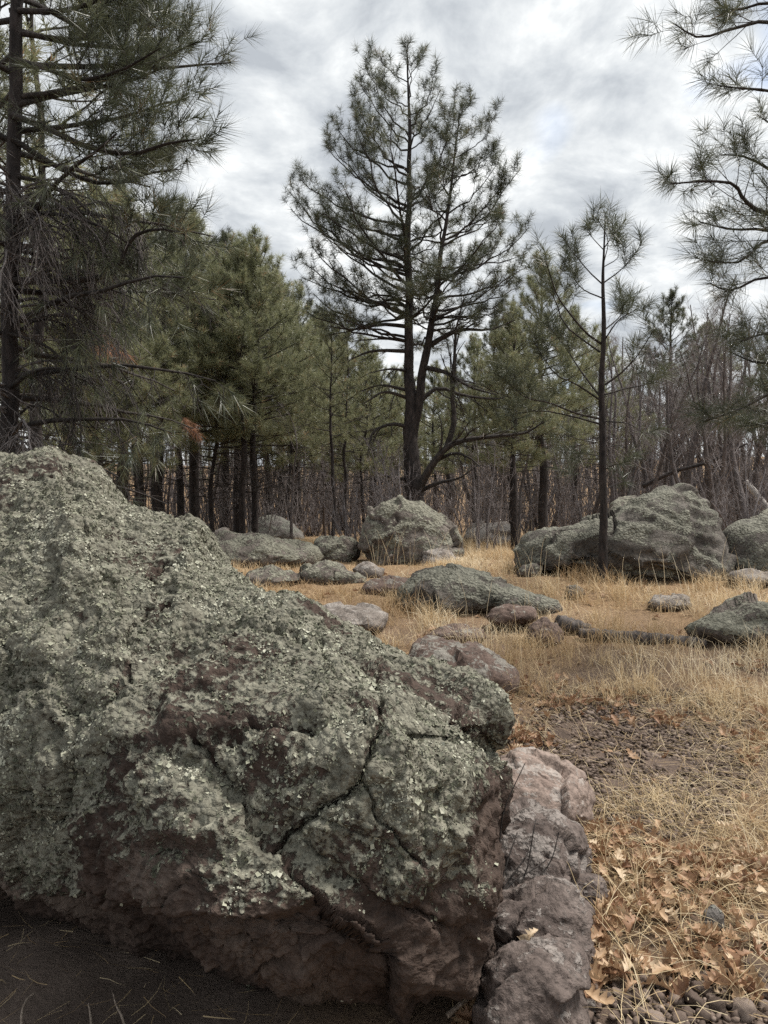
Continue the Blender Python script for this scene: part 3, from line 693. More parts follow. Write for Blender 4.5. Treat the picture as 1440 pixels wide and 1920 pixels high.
def stem(name, pts, rads, mat, parent, origin, k=18, n=90, bark=0.10, flare=0.0):
    c = spline(pts, n); rr = np.interp(np.linspace(0, 1, n), np.linspace(0, 1, len(rads)), rads)
    if flare:
        hgt = c[:, 2] - c[0, 2]; rr = rr * (1 + flare * np.exp(-hgt / 0.25))
    c[:, :2] += np.stack([perlin(np.stack([c[:, 2] * 1.3, 0 * rr, 0 * rr + k_], -1), 3) for k_ in (0.5, 7.5)], -1) * np.minimum(0.05, rr[:, None])
    g = Geo(); tubes(g, c[None], rr[None], k, 0.5, bark)
    return obj(name, g.mesh(name, origin), mat, parent), c, rr
def at_z(c, z):
    return np.array([np.interp(z, c[:, 2], c[:, k]) for k in range(2)] + [z])
def dead_limbs(root, limbs, org):
    for lb in limbs:
        g = Geo(); tube_lists(g, lb.chains, 5); obj('dead_limb', g.mesh('dead_limb', org), M['deadtwig'], root)
def finish_tree(root, limbs, org, needle_mat, nl, n, wd, r, bark='limbbark', limb_parts=True, k=5, segs=2, min_limb=0.0, tone=None, **kw):
    rest = Geo()
    for lb in limbs:
        if limb_parts:
            g = Geo(); tube_lists(g, lb.chains, k)
            obj('limb', g.mesh('limb', org), M[bark], root)
        else: tube_lists(rest, lb.chains, k)
    if not limb_parts and rest.n:
        obj('branches', rest.mesh('branches', org), M[bark], root)['kind'] = 'stuff'
    tp = [p for lb in limbs for p in lb.tp]; td = [d for lb in limbs for d in lb.td]
    if tp:
        g = Geo(); needles(g, tp, td, nl * r.uniform(0.75, 1.15, len(tp)), n, wd, r, segs, tone=tone, **kw)
        cr = obj('crown', g.mesh('crown', org, False), needle_mat, root); cr['kind'] = 'stuff'
    return root
def G0(x, y): return np.array([x, y, float(gz(np.array([x]), np.array([y]))[0])])
def pxl(r, pts, d0, dd=0.0):
    """limb points from photo pixels, drifting dd metres in depth"""
    m = len(pts); return spline(np.array([P(a, b, d0 + dd * i / (m - 1)) for i, (a, b) in enumerate(pts)]), max(8, 2 * m))

# --- the tall twin-stemmed pine behind the round boulder
def tall_pine():
    r = np.random.default_rng(101); d = 13.0
    org = G0(P(776, 0, d)[0], d)
    root = empty('pine_tree', org)
    tag(root, 'tall dark twin-stemmed pine standing behind the round boulder', 'pine tree')
    px = lambda L_: np.array([P(a, b, d + (c if c else 0)) for a, b, c in L_])
    A = px([(778, 1045, 0), (774, 930, 0), (771, 860, 0), (768, 740, 0), (768, 640, 0), (767, 480, 0.05), (768, 330, 0.1), (766, 200, 0.1), (763, 92, 0.1)])
    _, ca, ra = stem('trunk', A, [.18, .155, .132, .092, .073, .056, .040, .023, .008], M['bark'], root, org, 20, 140, 0.13, 0.15)
    Bp = px([(774, 890, 0), (777, 810, 0), (786, 735, -.08), (802, 655, -.25), (815, 580, -.35), (824, 500, -.4), (838, 420, -.45), (848, 330, -.5), (862, 215, -.5)])
    _, cb, rb = stem('stem', Bp, [.06, .07, .073, .062, .048, .038, .029, .02, .007], M['bark'], root, org, 14, 100, 0.11)
    # low crooked limbs at the base
    limbs = []
    low = [([(786, 915), (805, 880), (835, 842), (870, 826), (930, 818), (985, 812), (1020, 790)], -.3, -.8, .075, 0.3, 0.10, 0.25),
           ([(790, 920), (820, 906), (860, 897), (885, 880)], -.2, -.5, .045, 0.0, 0.14, 0.3),
           ([(812, 868), (850, 850), (880, 858), (905, 880)], -.3, -.9, .035, 0.0, 0.12, 0.3),
           ([(780, 760), (820, 728), (870, 742), (930, 748), (950, 742)], -.1, .4, .045, 0.1, 0.12, 0.4),
           ([(800, 690), (840, 700), (880, 725), (930, 740)], -.2, -1.0, .045, 0.15, 0.12, 0.4),
           ([(806, 648), (845, 625), (870, 618), (920, 618), (965, 600)], -.2, -.5, .05, 0.5, 0.14, 0.3),
           ([(762, 745), (720, 735), (680, 758)], 0, -.4, .035, 0.0, 0.12, 0.4), ([(764, 732), (715, 722), (672, 735)], 0, .6, .03, 0.05, 0.12, 0.4),
           ([(764, 695), (730, 692), (690, 700)], 0, -.7, .028, 0.1, 0.12, 0.4), ([(764, 658), (700, 658), (655, 675)], 0, -.3, .04, 0.15, 0.12, 0.35),
           ([(764, 640), (720, 635), (660, 640)], 0, .7, .03, 0.2, 0.12, 0.35), ([(764, 612), (715, 608), (665, 618), (618, 612)], 0, -.4, .04, 0.6, 0.12, 0.35),
           ([(766, 580), (735, 560), (700, 575), (650, 560)], 0, .5, .035, 0.7, 0.12, 0.35),
           ([(768, 900), (735, 895), (700, 885)], 0, -.5, .03, 0.0, 0.15, 0.4), ([(764, 800), (735, 795), (700, 810), (690, 850)], 0, -.5, .04, 0.0, 0.15, 0.4)]
    for pts, da, dd, r0, leafy, t0, sec in low:
        lb = Limb(); foliate(r, lb, pxl(r, pts, d + da, dd), r0, t0 + 0.1, 0.13, sec, (2, 5), 0.2 if leafy > 0.25 else -0.1, (0.10, 0.3), leafy, leafy < 0.12); limbs.append(lb)
    lb = Limb(); foliate(r, lb, pxl(r, [(838, 840), (852, 790), (848, 740), (852, 680), (855, 620), (870, 560)], d - .5, -.2), .055, 0.2, 0.12, 0.35, (2, 4), 0.3, (0.1, 0.3), 0.3); limbs.append(lb)
    # crown limbs
    LR = [(72, 52), (90, 80), (110, 98), (150, 114), (220, 130), (290, 185), (330, 228), (400, 213), (450, 165), (490, 200), (540, 195), (600, 180)]
    RR = [(195, 22), (240, 80), (300, 100), (340, 120), (400, 132), (430, 175), (500, 190), (560, 170), (610, 130)]
    def crown(c, rads, tab, n, y0, y1, skip, sf):
        ys = y0 + (y1 - y0) * (np.arange(n) / (n - 1)) ** 0.9 + r.uniform(-6, 6, n); az = r.uniform(0, 6.28)
        for i_, py in enumerate(ys):
            az += 2.4 + r.normal() * 0.3
            a = az if i_ % 4 else skip + math.pi + r.normal() * .3; w_ = abs((a - skip + math.pi) % (2 * math.pi) - math.pi)
            rad = np.interp(py, [q[0] for q in tab], [q[1] for q in tab]) / F * d * r.uniform(0.8, 1.12) * (sf + (1 - sf) * sstep(0.4, 1.3, w_))
            rad = max(rad - 0.12, 0.12)
            f = (py - y0) / (y1 - y0)
            el = math.radians(np.interp(f, [0, .25, .6, 1], [42, 38, 25, 6]) + r.normal() * 6)
            zt = P(0, py, d)[2] - 0.10; zs = zt - rad * math.tan(el)
            zs = max(zs, P(0, 640, d)[2])
            S_ = at_z(c, zs); ax = at_z(c, min(zt, c[-1, 2])); T_ = np.array([ax[0] + rad * math.cos(a), ax[1] + rad * math.sin(a), zt])
            Cc = S_ + (T_ - S_) * np.array([.6, .6, .25]) + r.normal(size=3) * .06
            t = np.linspace(0, 1, 9)[:, None]
            q = (1 - t) ** 2 * S_ + 2 * t * (1 - t) * Cc + t ** 2 * T_
            ln = np.linalg.norm(np.diff(q, axis=0), axis=1).sum()
            q[1:-1] += r.normal(size=(7, 3)) * .025 * min(1, ln)
            lb = Limb(); foliate(r, lb, q, max(0.007, min(np.interp(zs, c[:, 2], rads) * 0.5, 0.011 * ln + 0.006)), np.interp(f, [0, 1], [.22, .36]), 0.12, 0.38, (1, 4), 0.3, (0.09, 0.22), 0.95, secmax=0.65)
            limbs.append(lb)
    crown(ca, ra, LR, 62, 78, 610, 0.0, .5)
    crown(cb, rb, RR, 46, 205, 620, math.pi, .5)
    top = Limb(); top.tp = [ca[-1], cb[-1]]; top.td = [ca[-1] - ca[-3], cb[-1] - cb[-3]]; top.chains = [(ca[-5:], ra[-5:] * .8)]; limbs.append(top)
    finish_tree(root, limbs, org, M['needle'], 0.165, 38, 0.0024, r, segs=1, spread=(22, 100))
tall_pine()

# --- the slender young pine
def young_pine():
    r = np.random.default_rng(202); d = 7.7
    org = G0(P(1128, 0, d)[0], d)
    root = empty('pine_tree', org)
    tag(root, 'slender young pine with a bare dark trunk in front of the whale-backed boulder', 'pine tree')
    A = np.concatenate([[org - [0, 0, .1]], [P(a, b, d) for a, b in [(1128, 1010), (1127, 900), (1129, 780), (1129, 660), (1131, 540), (1133, 470), (1135, 400)]]])
    _, c, rr = stem('trunk', A, [.046, .040, .035, .031, .025, .016, .010, .004], M['bark'], root, org, 16, 120, 0.12, 0.25)
    L_ = [([(1128, 645), (1100, 625), (1070, 590), (1045, 555), (1030, 510), (1022, 488)], -.5, .016, .35, .9, .30, (1, 3)), ([(1125, 660), (1060, 610), (1040, 560), (1010, 530)], .5, .012, .5, .9, .3, (1, 3)),
          ([(1125, 785), (1080, 775), (1030, 755), (985, 745), (950, 715)], -.6, .015, .45, .9, .3, (2, 4)), ([(1125, 795), (1070, 780), (1010, 770), (950, 780)], .5, .013, .5, .9, .3, (2, 4)), ([(1125, 750), (1080, 720), (1040, 700), (1000, 640)], -.3, .013, .45, .9, .32, (2, 4)),
          ([(1126, 745), (1085, 690), (1060, 650), (1035, 620)], .6, .013, .4, .9, .32, (2, 4)),
          ([(1132, 535), (1105, 510), (1080, 480), (1060, 455)], -.2, .009, .4, 1, .35, (2, 3)), ([(1132, 530), (1165, 505), (1195, 470)], .2, .009, .4, 1, .35, (2, 3)), ([(1132, 560), (1090, 540), (1062, 500)], .4, .009, .4, 1, .3, (2, 3)),
          ([(1133, 470), (1110, 445), (1095, 425)], .2, .006, .5, 1, .4, (1, 2)), ([(1133, 465), (1150, 440), (1165, 425)], -.2, .006, .5, 1, .4, (1, 2)), ([(1133, 490), (1140, 450), (1120, 410)], -.4, .006, .5, 1, .4, (1, 2)), ([(1133, 500), (1160, 480), (1150, 440)], .4, .006, .5, 1, .4, (1, 2)),
          ([(1132, 640), (1160, 600), (1195, 580)], -.3, .010, .4, .95, .3, (2, 3)), ([(1132, 620), (1165, 590), (1170, 560)], .5, .009, .4, .95, .3, (2, 3)),
          ([(1134, 722), (1170, 695), (1200, 660), (1225, 620)], -.3, .013, .4, .9, .3, (1, 3)), ([(1134, 740), (1175, 728), (1215, 720), (1250, 700)], .3, .012, .4, .9, .3, (1, 3)), ([(1134, 790), (1180, 795), (1215, 820)], -.4, .008, .5, .8, .3, (1, 3)),
          ([(1126, 872), (1100, 868), (1070, 860)], -.3, .006, .6, 1, .3, (0, 1)), ([(1126, 900), (1095, 895), (1060, 885)], .2, .006, .7, 1, .3, (0, 1)), ([(1132, 880), (1150, 872), (1165, 870)], -.3, .006, .7, 1, .3, (0, 1)),
          ([(1126, 820), (1090, 825), (1060, 815), (1045, 830)], .4, .006, .5, .8, .3, (0, 2)), ([(1126, 855), (1090, 850), (1050, 850)], .6, .006, .5, .8, .3, (0, 2)), ([(1130, 920), (1160, 905), (1175, 905)], .4, .005, .7, .9, .3, (0, 1)), ([(1134, 840), (1165, 835), (1180, 850)], .3, .005, .7, .7, .3, (0, 1))]
    limbs = []
    for pts, dd, r0, t0, leafy, sec, tw in L_:
        lb = Limb(); foliate(r, lb, pxl(r, pts, d, dd), r0 * .72, t0, 0.125, sec * 1.1, tw, 0.35, (0.08, 0.2), leafy, secmax=0.48); limbs.append(lb)
    top = Limb(); top.tp = [c[-1], c[-6]]; top.td = [c[-1] - c[-3]] * 2; top.chains = [(c[-5:], rr[-5:] * .8)]; limbs.append(top)
    finish_tree(root, limbs, org, M['needle'], 0.19, 46, 0.0017, r, spread=(14, 95), tone=r.uniform(.1, .75, sum(len(l_.tp) for l_ in limbs)))
young_pine()

# --- near pine on the left, limbs reaching into the picture over the boulder
def near_pine():
    r = np.random.default_rng(303); d = 5.0
    x0 = P(18, 0, d)[0]; org = G0(x0, d)
    root = empty('pine_tree', org)
    tag(root, 'shaggy near pine hanging its limbs over the great boulder', 'pine tree')
    pts = np.array([[x0 - .05, d, org[2] - .1], [x0 - .03, d, org[2] + 1.3], [x0, d + .03, org[2] + 3], [x0 + .06, d, org[2] + 4.6], [x0 + .05, d, org[2] + 6.5], [x0 + .05, d, org[2] + 8.2]])
    _, c, rr = stem('trunk', pts, [.066, .054, .046, .036, .024, .007], M['bark'], root, org, 18, 140, 0.12, 0.3)
    limbs = []
    hand = [([(20, 215), (90, 242), (170, 278), (250, 288), (310, 270), (365, 262)], -.5, .030, .95, .2), ([(20, 200), (100, 180), (180, 165), (250, 150), (300, 130)], .5, .028, .95, .25), ([(20, 110), (90, 130), (150, 150), (230, 130), (300, 90)], -.6, .026, .95, .25),
            ([(20, 20), (120, 20), (200, -5), (260, -20)], -.4, .026, .95, .25), ([(20, 60), (140, 75), (200, 60), (280, 30)], .3, .024, .95, .25), ([(22, 260), (120, 320), (200, 345), (280, 325), (335, 318)], .4, .026, .95, .35),
            ([(18, 525), (100, 528), (190, 520), (222, 500), (248, 445), (300, 430), (350, 440)], -.4, .030, .75, .45), ([(18, 530), (120, 528), (220, 515), (290, 535), (350, 560)], .4, .024, .75, .4), ([(20, 405), (90, 400), (180, 420), (260, 470)], -.3, .022, .35, .15), ([(18, 330), (90, 345), (160, 390), (215, 460)], .2, .020, .3, .1),
            ([(15, 730), (55, 700), (95, 690), (130, 692)], -.4, .022, .1, .3), ([(15, 625), (80, 645), (120, 680), (140, 730), (150, 790)], -.3, .014, .05, .2), ([(15, 640), (70, 600), (130, 615), (165, 680)], .3, .014, .1, .2), ([(15, 800), (60, 760), (110, 780), (150, 830)], .1, .012, .05, .2), ([(15, 470), (80, 480), (140, 520), (180, 590)], .4, .016, .1, .15), ([(15, 570), (70, 560), (130, 590), (190, 640)], -.5, .015, .1, .15)]
    for q, dd, r0, leafy, t0 in hand:
        lb = Limb(); foliate(r, lb, pxl(r, q, d, dd), r0 * .75, t0, 0.055 if leafy > .5 else .042, 0.34, (2, 5), 0.35, (0.10, 0.30), leafy, leafy < 0.4, secmax=0.55, rsec=0.3); limbs.append(lb)
    # limbs all round the trunk
    az = 0.3
    for zz_ in np.linspace(0.9, 7.8, 96):
        az += 2.4 + r.normal() * .3
        ca_, sa = math.cos(az), math.sin(az)
        if sa < -0.8 and zz_ < 4.5: continue
        f = zz_ / 8.0; ln = np.interp(f, [0, .3, .6, 1], [1.0, 1.45, 1.35, .25]) * r.uniform(.8, 1.1)
        low = f < .42
        q = shoot_limb(r, at_z(c, org[2] + zz_), az, ln, math.radians(np.interp(f, [0, .5, 1], [5, 10, 60])), math.radians(np.interp(f, [0, .5, 1], [-45 if low else 5, 20, 70])))
        lb = Limb(); foliate(r, lb, q, 0.009 + .008 * ln, .25, .09 if not low else .075, .36, (2, 4), .4, (.1, .28), .15 if low else .95, low, secmax=.55); limbs.append(lb)
    dead = []
    for k in range(32):
        py = r.uniform(330, 850); a = r.uniform(-1.9, 0.9)
        q = shoot_limb(r, at_z(c, P(0, py, d)[2]), a, r.uniform(.5, 1.15), math.radians(r.uniform(-10, 25)), math.radians(r.uniform(-75, -20)), wig=.12)
        lb = Limb(); foliate(r, lb, q, r.uniform(.006, .011), .15, .05, .42, (2, 5), -.2, (.12, .34), .03, True, secmax=.5, rsec=.45); lb.chains = [(p_, np.maximum(q_, .0024)) for p_, q_ in lb.chains]; dead.append(lb)
    dead_limbs(root, dead, org)
    finish_tree(root, limbs, org, M['needle'], 0.17, 36, 0.0018, r, segs=1, spread=(10, 70))
near_pine()

# --- pine whose trunk stands outside the right edge
def edge_pine():
    r = np.random.default_rng(404); d = 5.6
    x0 = P(1600, 0, d)[0]; org = G0(x0, d)
    root = empty('pine_tree', org)
    tag(root, 'airy pine reaching feathery branches in from the frame edge above the thicket', 'pine tree')
    pts = np.array([[x0, d, org[2] - .1], [x0, d, org[2] + 2], [x0 + .03, d, org[2] + 4], [x0, d, org[2] + 6.8]])
    _, c, rr = stem('trunk', pts, [.12, .1, .075, .012], M['bark'], root, org, 16, 110, 0.12, 0.3)
    limbs = []
    hand = [([(1598, 120), (1500, 70), (1440, 40), (1370, 55), (1310, 70), (1265, 45)], -.3, .018, .45), ([(1598, 60), (1520, 20), (1440, 5), (1370, 20), (1330, -10)], .3, .016, .4), ([(1598, 230), (1510, 190), (1440, 170), (1380, 165), (1345, 160)], -.2, .014, .6),
            ([(1598, 430), (1500, 410), (1430, 398), (1395, 375), (1375, 345), (1320, 340), (1255, 345)], -.3, .022, .35), ([(1598, 440), (1520, 390), (1460, 330), (1400, 295), (1350, 290)], .3, .018, .4), ([(1598, 480), (1500, 450), (1430, 430), (1370, 430), (1310, 415)], .5, .018, .4), ([(1598, 540), (1500, 470), (1440, 450), (1390, 490), (1330, 490)], -.5, .018, .35),
            ([(1598, 560), (1500, 530), (1430, 520), (1370, 545), (1330, 530)], .2, .016, .4), ([(1598, 300), (1520, 270), (1450, 235), (1420, 215)], .4, .012, .5),
            ([(1598, 700), (1500, 710), (1430, 745), (1380, 770), (1320, 790)], -.3, .018, .35), ([(1598, 690), (1500, 680), (1420, 680), (1370, 660)], .4, .016, .4), ([(1598, 740), (1520, 760), (1450, 790), (1390, 800)], .4, .014, .4), ([(1598, 660), (1500, 640), (1440, 625), (1390, 640)], -.4, .014, .45)]
    for q, dd, r0, t0 in hand:
        lb = Limb(); foliate(r, lb, pxl(r, q, d, dd), r0, t0, 0.085, 0.32, (1, 3), 0.3, (0.08, 0.2), .97, secmax=.45); limbs.append(lb)
    az = 0.3
    for zz_ in np.linspace(1.6, 6.6, 26):
        az += 2.4 + r.normal() * .3
        if math.cos(az) < -0.2: continue
        f = zz_ / 6.8; ln = np.interp(f, [0, .4, 1], [1.0, 1.4, .2]) * r.uniform(.8, 1.1)
        q = shoot_limb(r, at_z(c, org[2] + zz_), az, ln, math.radians(np.interp(f, [0, 1], [5, 60])), math.radians(np.interp(f, [0, 1], [20, 70])))
        lb = Limb(); foliate(r, lb, q, 0.008 + .006 * ln, .3, .15, .34, (1, 3), .4, (.1, .22), .95, secmax=.5); limbs.append(lb)
    finish_tree(root, limbs, org, M['needle'], 0.175, 42, 0.0013, r)
edge_pine()

# --- forest pines: a few grown trees, copied
def forest_pine(seed, Ht, base_f, rad, n, r0, nl=0.18, mat='needle_olive', leafy=.95, wd=0.0042, nn=30, lowdead=12):
    r = np.random.default_rng(seed); org = np.zeros(3)
    root = empty('pine_tree', org)
    pts = np.array([[0, 0, -.2]] + [[r.normal() * .05, r.normal() * .05, Ht * f] for f in (.2, .4, .6, .8)] + [[0, 0, Ht]])
    _, c, rr = stem('trunk', pts, [r0 * 1.1, r0, r0 * .8, r0 * .55, r0 * .3, .01], M['bark'], root, org, 10, 60, 0.10, 0.2)
    limbs = []; az = r.uniform(0, 6.28)
    for f in np.linspace(base_f, .985, n):
        az += 2.4 + r.normal() * .4; g = (f - base_f) / (1 - base_f)
        ln = rad * np.interp(g, [0, .15, .4, .75, 1], [.75, 1, .9, .5, .1]) * r.uniform(.7, 1.1)
        q = shoot_limb(r, at_z(c, f * Ht), az, max(.2, ln), math.radians(np.interp(g, [0, .5, 1], [0, 20, 60]) + r.normal() * 6), math.radians(np.interp(g, [0, .5, 1], [12, 35, 70])))
        lb = Limb(); foliate(r, lb, q, .008 + .008 * ln, .25, .13, .42, (2, 4), .5, (.12, .26), leafy, secmax=.8); limbs.append(lb)
    for f in np.linspace(.15, base_f, lowdead):
        az += 2.4 + r.normal() * .5
        q = shoot_limb(r, at_z(c, f * Ht), az, rad * r.uniform(.4, .8), math.radians(r.uniform(-5, 25)), math.radians(r.uniform(-35, 10)))
        lb = Limb(); foliate(r, lb, q, .012, .3, .25, .35, (1, 3), .0, (.1, .3), .0, True, secmax=.5); limbs.append(lb)
    top = Limb(); top.tp = [c[-1]]; top.td = [np.array([0, 0, 1.])]; limbs.append(top)
    finish_tree(root, limbs, org, M[mat], nl, nn, wd, r, limb_parts=False, k=4, segs=1)
    return root
protos = [forest_pine(11, 8.4, .34, 2.1, 66, .125), forest_pine(12, 7.2, .32, 1.9, 58, .075), forest_pine(13, 9.6, .36, 2.2, 66, .15, mat='needle'), forest_pine(14, 6.2, .30, 1.5, 44, .05), forest_pine(15, 7.6, .42, 1.4, 34, .06, leafy=.6, lowdead=18)]
used = set()
def place(pl, used, i, px, d, top, label, group, rz=None, x=None):
    """copy a grown tree to the pixel column px at depth d, scaled so that its top reaches pixel row top"""
    o = pl[i] if i not in used else copy_tree(pl[i])
    used.add(i)
    p = G0((px - 720) / F * d, d)
    hgt = HT[id(pl)][i]
    s = (H + (960 - top) / F * d - p[2]) / hgt
    o.location = p; o.rotation_euler = (0, 0, U(0, 6.28) if rz is None else rz); o.scale = (s, s, s)
    tag(o, label, 'pine tree' if 'pine' in o.name else 'oak tree', group)
    return o
HT = {id(protos): [8.4, 7.2, 9.6, 6.2, 7.6]}
pine_spots = [  # prototype, column, depth, top row, label
    (0, 230, 15.5, 360, 'thick straight pine trunk first to show past the great boulder, olive crown'), (2, 305, 17, 385, 'stout dark pine with dead orange sprays, second past the great boulder'), (0, 366, 19, 420, 'stocky pine with a wide black trunk, third past the great boulder'),
    (3, 398, 17, 520, 'thin pine pole just past the stocky black trunk'), (1, 452, 16.8, 470, 'leaning pine of the pair behind the dark domed boulder'), (1, 480, 17.2, 455, 'straight pine of the pair behind the dark domed boulder'), (2, 522, 27, 530, 'far pine whose crown steps down towards the sky gap'),
    (0, 560, 30, 545, 'lowest crowned far pine beside the sky gap'), (4, 622, 14.5, 590, 'thin pine with a dark pole left of the twin-stemmed pine'), (4, 648, 15.5, 600, 'second thin dark pole left of the twin-stemmed pine'), (3, 684, 17, 650, 'short thin pine just left of the twin-stemmed trunk'),
    (1, 130, 13.5, 395, 'bushy olive pine filling the gap beside the shaggy near pine'), (0, 60, 16, 370, 'olive pine mostly hidden by the shaggy near pine'), (3, 262, 13.5, 560, 'small bushy pine between the first dark trunks'), (2, 175, 22, 350, 'dark pine crown rising behind the bushy olive pine'),
    (0, 1015, 15.5, 495, 'full olive pine between the twin-stemmed and the young pine'), (3, 955, 17, 600, 'small green pine tucked right of the twin-stemmed pine'), (2, 1260, 34, 552, 'far dark pine rising over the leafless thicket'), (1, 1325, 40, 618, 'small far pine top showing above the leafless thicket'),
    (2, 420, 26, 445, 'tall far pine filling the crowns behind the dark pair'), (1, 340, 24, 400, 'slim far pine behind the stout dark trunks'), (3, 590, 24, 640, 'low far pine left of the twin-stemmed pine'), (2, 700, 36, 690, 'distant pine seen through the left limbs of the twin-stemmed pine'), (0, 840, 40, 700, 'distant pine seen through the right limbs of the twin-stemmed pine'),
    (1, -40, 12, 330, 'pine at the frame edge behind the shaggy near pine'), (1, 1075, 22, 590, 'slim green pine just left of the young pine'), (2, 1480, 22, 560, 'pine crown at the frame edge behind the thicket'), (0, 965, 13.8, 585, 'bushy olive pine whose lower boughs touch the young pine'),
    (1, 265, 21, 430, 'olive pine crown between the first two dark trunks'), (0, 445, 23, 460, 'broad pine crown behind the leaning pair'), (1, 505, 21, 520, 'round pine crown just right of the leaning pair'), (3, 545, 20, 600, 'small pine under the sky gap'), (1, 590, 28, 600, 'dim pine behind the thin dark poles'), (0, 640, 27, 640, 'dim pine just left of the twin-stemmed trunk'), (1, 700, 24, 660, 'dim low pine behind the twin-stemmed trunk'), (3, 740, 26, 700, 'small dim pine between the twin stems'), (1, 815, 28, 690, 'small dim pine right of the twin stems'), (0, 890, 24, 640, 'dim olive pine right of the twin-stemmed trunk'), (1, 1130, 26, 640, 'olive pine directly behind the young pine'), (3, 100, 11.5, 520, 'low bushy pine under the boughs of the shaggy near pine'), (1, 190, 12.5, 480, 'bushy olive pine with drooping boughs over the great boulder crest'), (2, 610, 33, 590, 'far dark pine left of the twin-stemmed crown'), (0, 760, 34, 690, 'far pine glimpsed between the twin stems'), (2, 930, 30, 600, 'far dark pine behind the bushy olive pine'), (0, 480, 30, 500, 'far pine crown at the shoulder of the left woods'), (4, 75, 8.6, -250, 'tall thin pine rising out of the frame behind the shaggy near pine'), (4, -30, 7.5, -300, 'thin pine half cut by the frame behind the shaggy near pine')]
for i, px, d, top, lab in pine_spots: place(protos, used, i, px, d, top, lab, 'forest pines')

# rusty dead sprays on the left pines
def dead_spray(px, py, d, label, n=9):
    r = np.random.default_rng(int(px)); c = P(px, py, d)
    root = empty('dead_branch', c)
    tag(root, label, 'dead branch')
    lb = Limb(); foliate(r, lb, shoot(r, c + np.array([-.3, .2, .25]), np.array([.8, -.3, -.5]), .7, 7, -.2, .1), .01, .3, .09, .4, (2, 3), -.2, (.08, .16), 1.0)
    g = Geo(); tube_lists(g, lb.chains, 4); obj('twig', g.mesh('twig', c), M['limbbark'], root)
    g = Geo(); needles(g, lb.tp, lb.td, .16, 22, .0026, r, 1, droop=.5); x = obj('needles', g.mesh('needles', c, False), M['needle_dead'], root); x['kind'] = 'stuff'
dead_spray(175, 640, 8.5, 'rust-brown dead pine spray under the shaggy near pine')
dead_spray(340, 790, 13.5, 'rust-brown dead pine spray hanging by the stout dark trunks')

# --- leafless oaks
def bare_tree(seed, Ht, r0, n1=13, n2=5, n3=4, lean=0.0, start=.3, name='oak_tree', spread=(.5, 1.1), twr=.0032, mat='oakbark', multi=1):
    r = np.random.default_rng(seed); org = np.zeros(3)
    root = empty(name, org)
    trunk = Geo(); br = []
    for s in range(multi):
        a0 = r.uniform(0, 6.28); tl = lean if multi == 1 else r.uniform(.15, .5)
        n = 12
        d0 = np.array([math.sin(tl) * math.cos(a0), math.sin(tl) * math.sin(a0), math.cos(tl)])
        pts = shoot(r, np.array([0, 0, -.15]) + (0 if multi == 1 else 1) * np.array([r.normal() * .1, r.normal() * .1, 0]), d0, Ht * (1 if multi == 1 else r.uniform(.6, 1)) / math.cos(tl), n, .15 if tl else 0, .07)
        rad = r0 * (1 - .9 * np.linspace(0, 1, n) ** .9) + .004
        tubes(trunk, spline(pts, 30)[None], np.interp(np.linspace(0, 1, 30), np.linspace(0, 1, n), rad)[None], 7, .5, .08)
        az = r.uniform(0, 6.28)
        for t in np.linspace(start, .97, n1):
            i = min(n - 2, int(t * (n - 1))); p = pts[i] + (pts[i + 1] - pts[i]) * (t * (n - 1) - i)
            az += 2.4 + r.normal() * .5
            d = dirv(az, math.pi / 2 - r.uniform(*spread))
            l1 = Ht * .30 * (1.15 - .8 * t) * r.uniform(.6, 1.2)
            r1 = max(twr * 1.2, rad[i] * .30)
            c1 = shoot(r, p, d, l1, 6, .3, .17); br.append((c1, np.linspace(r1, twr, 6)))
            for _ in range(n2):
                u = r.uniform(.25, 1); j = min(4, int(u * 5)); p2 = c1[j] + (c1[j + 1] - c1[j]) * (u * 5 - j)
                d2 = unit(c1[j + 1] - c1[j]) + r.normal(size=3) * .55; d2[2] += .15
                c2 = shoot(r, p2, d2, l1 * .5 * r.uniform(.5, 1.1), 5, .35, .2); br.append((c2, np.linspace(max(r1 * .45, twr), twr * .8, 5)))
                for _ in range(n3):
                    u = r.uniform(.3, 1); j = min(3, int(u * 4)); p3 = c2[j] + (c2[j + 1] - c2[j]) * (u * 4 - j)
                    d3 = unit(c2[j + 1] - c2[j]) + r.normal(size=3) * .6; d3[2] += .2
                    c3 = shoot(r, p3, d3, r.uniform(.12, .4) * min(1, Ht / 5), 3, .2, .2); br.append((c3, np.array([twr * .8, twr * .6, twr * .35])))
    obj('trunk', trunk.mesh('trunk', org), M[mat], root)
    g = Geo(); tube_lists(g, br, 3)
    o = obj('crown', g.mesh('crown', org), M['twig'], root); o['kind'] = 'stuff'
    return root
oaks = [bare_tree(51, 6.5, .095, 15, 5, 4), bare_tree(52, 7.2, .11, 15, 5, 4, .12), bare_tree(53, 5.4, .07, 13, 5, 4), bare_tree(54, 6.8, .085, 14, 5, 4, .30), bare_tree(55, 7.8, .13, 17, 5, 4, .06, .4), bare_tree(56, 6.0, .06, 13, 4, 4, .05, .45)]
HT[id(oaks)] = [6.5, 7.2, 5.4, 6.8, 7.8, 6.0]
oused = set()
named = [(3, 1190, 17, 640, 'leafless oak leaning hard to the right beyond the young pine', 4.2), (1, 1285, 18, 520, 'tallest leafless oak, forked, beside the far dark pine', 1.0), (4, 1268, 19, 620, 'thick-trunked leafless oak behind the peak of the whale-backed boulder', 2.0),
         (0, 1215, 20, 600, 'straight leafless oak just right of the young pine', .5), (5, 972, 15, 700, 'thin dark pole standing alone right of the twin-stemmed pine', .3), (2, 545, 15.5, 760, 'thin leafless sapling tree beside the dark domed boulder', 1.3), (4, 1400, 16, 560, 'tall leafless oak under the feathery branches at the frame edge', 2.2), (1, 1345, 15.5, 640, 'leafless oak with a few brown leaves beside the feathery branches', 5.0)]
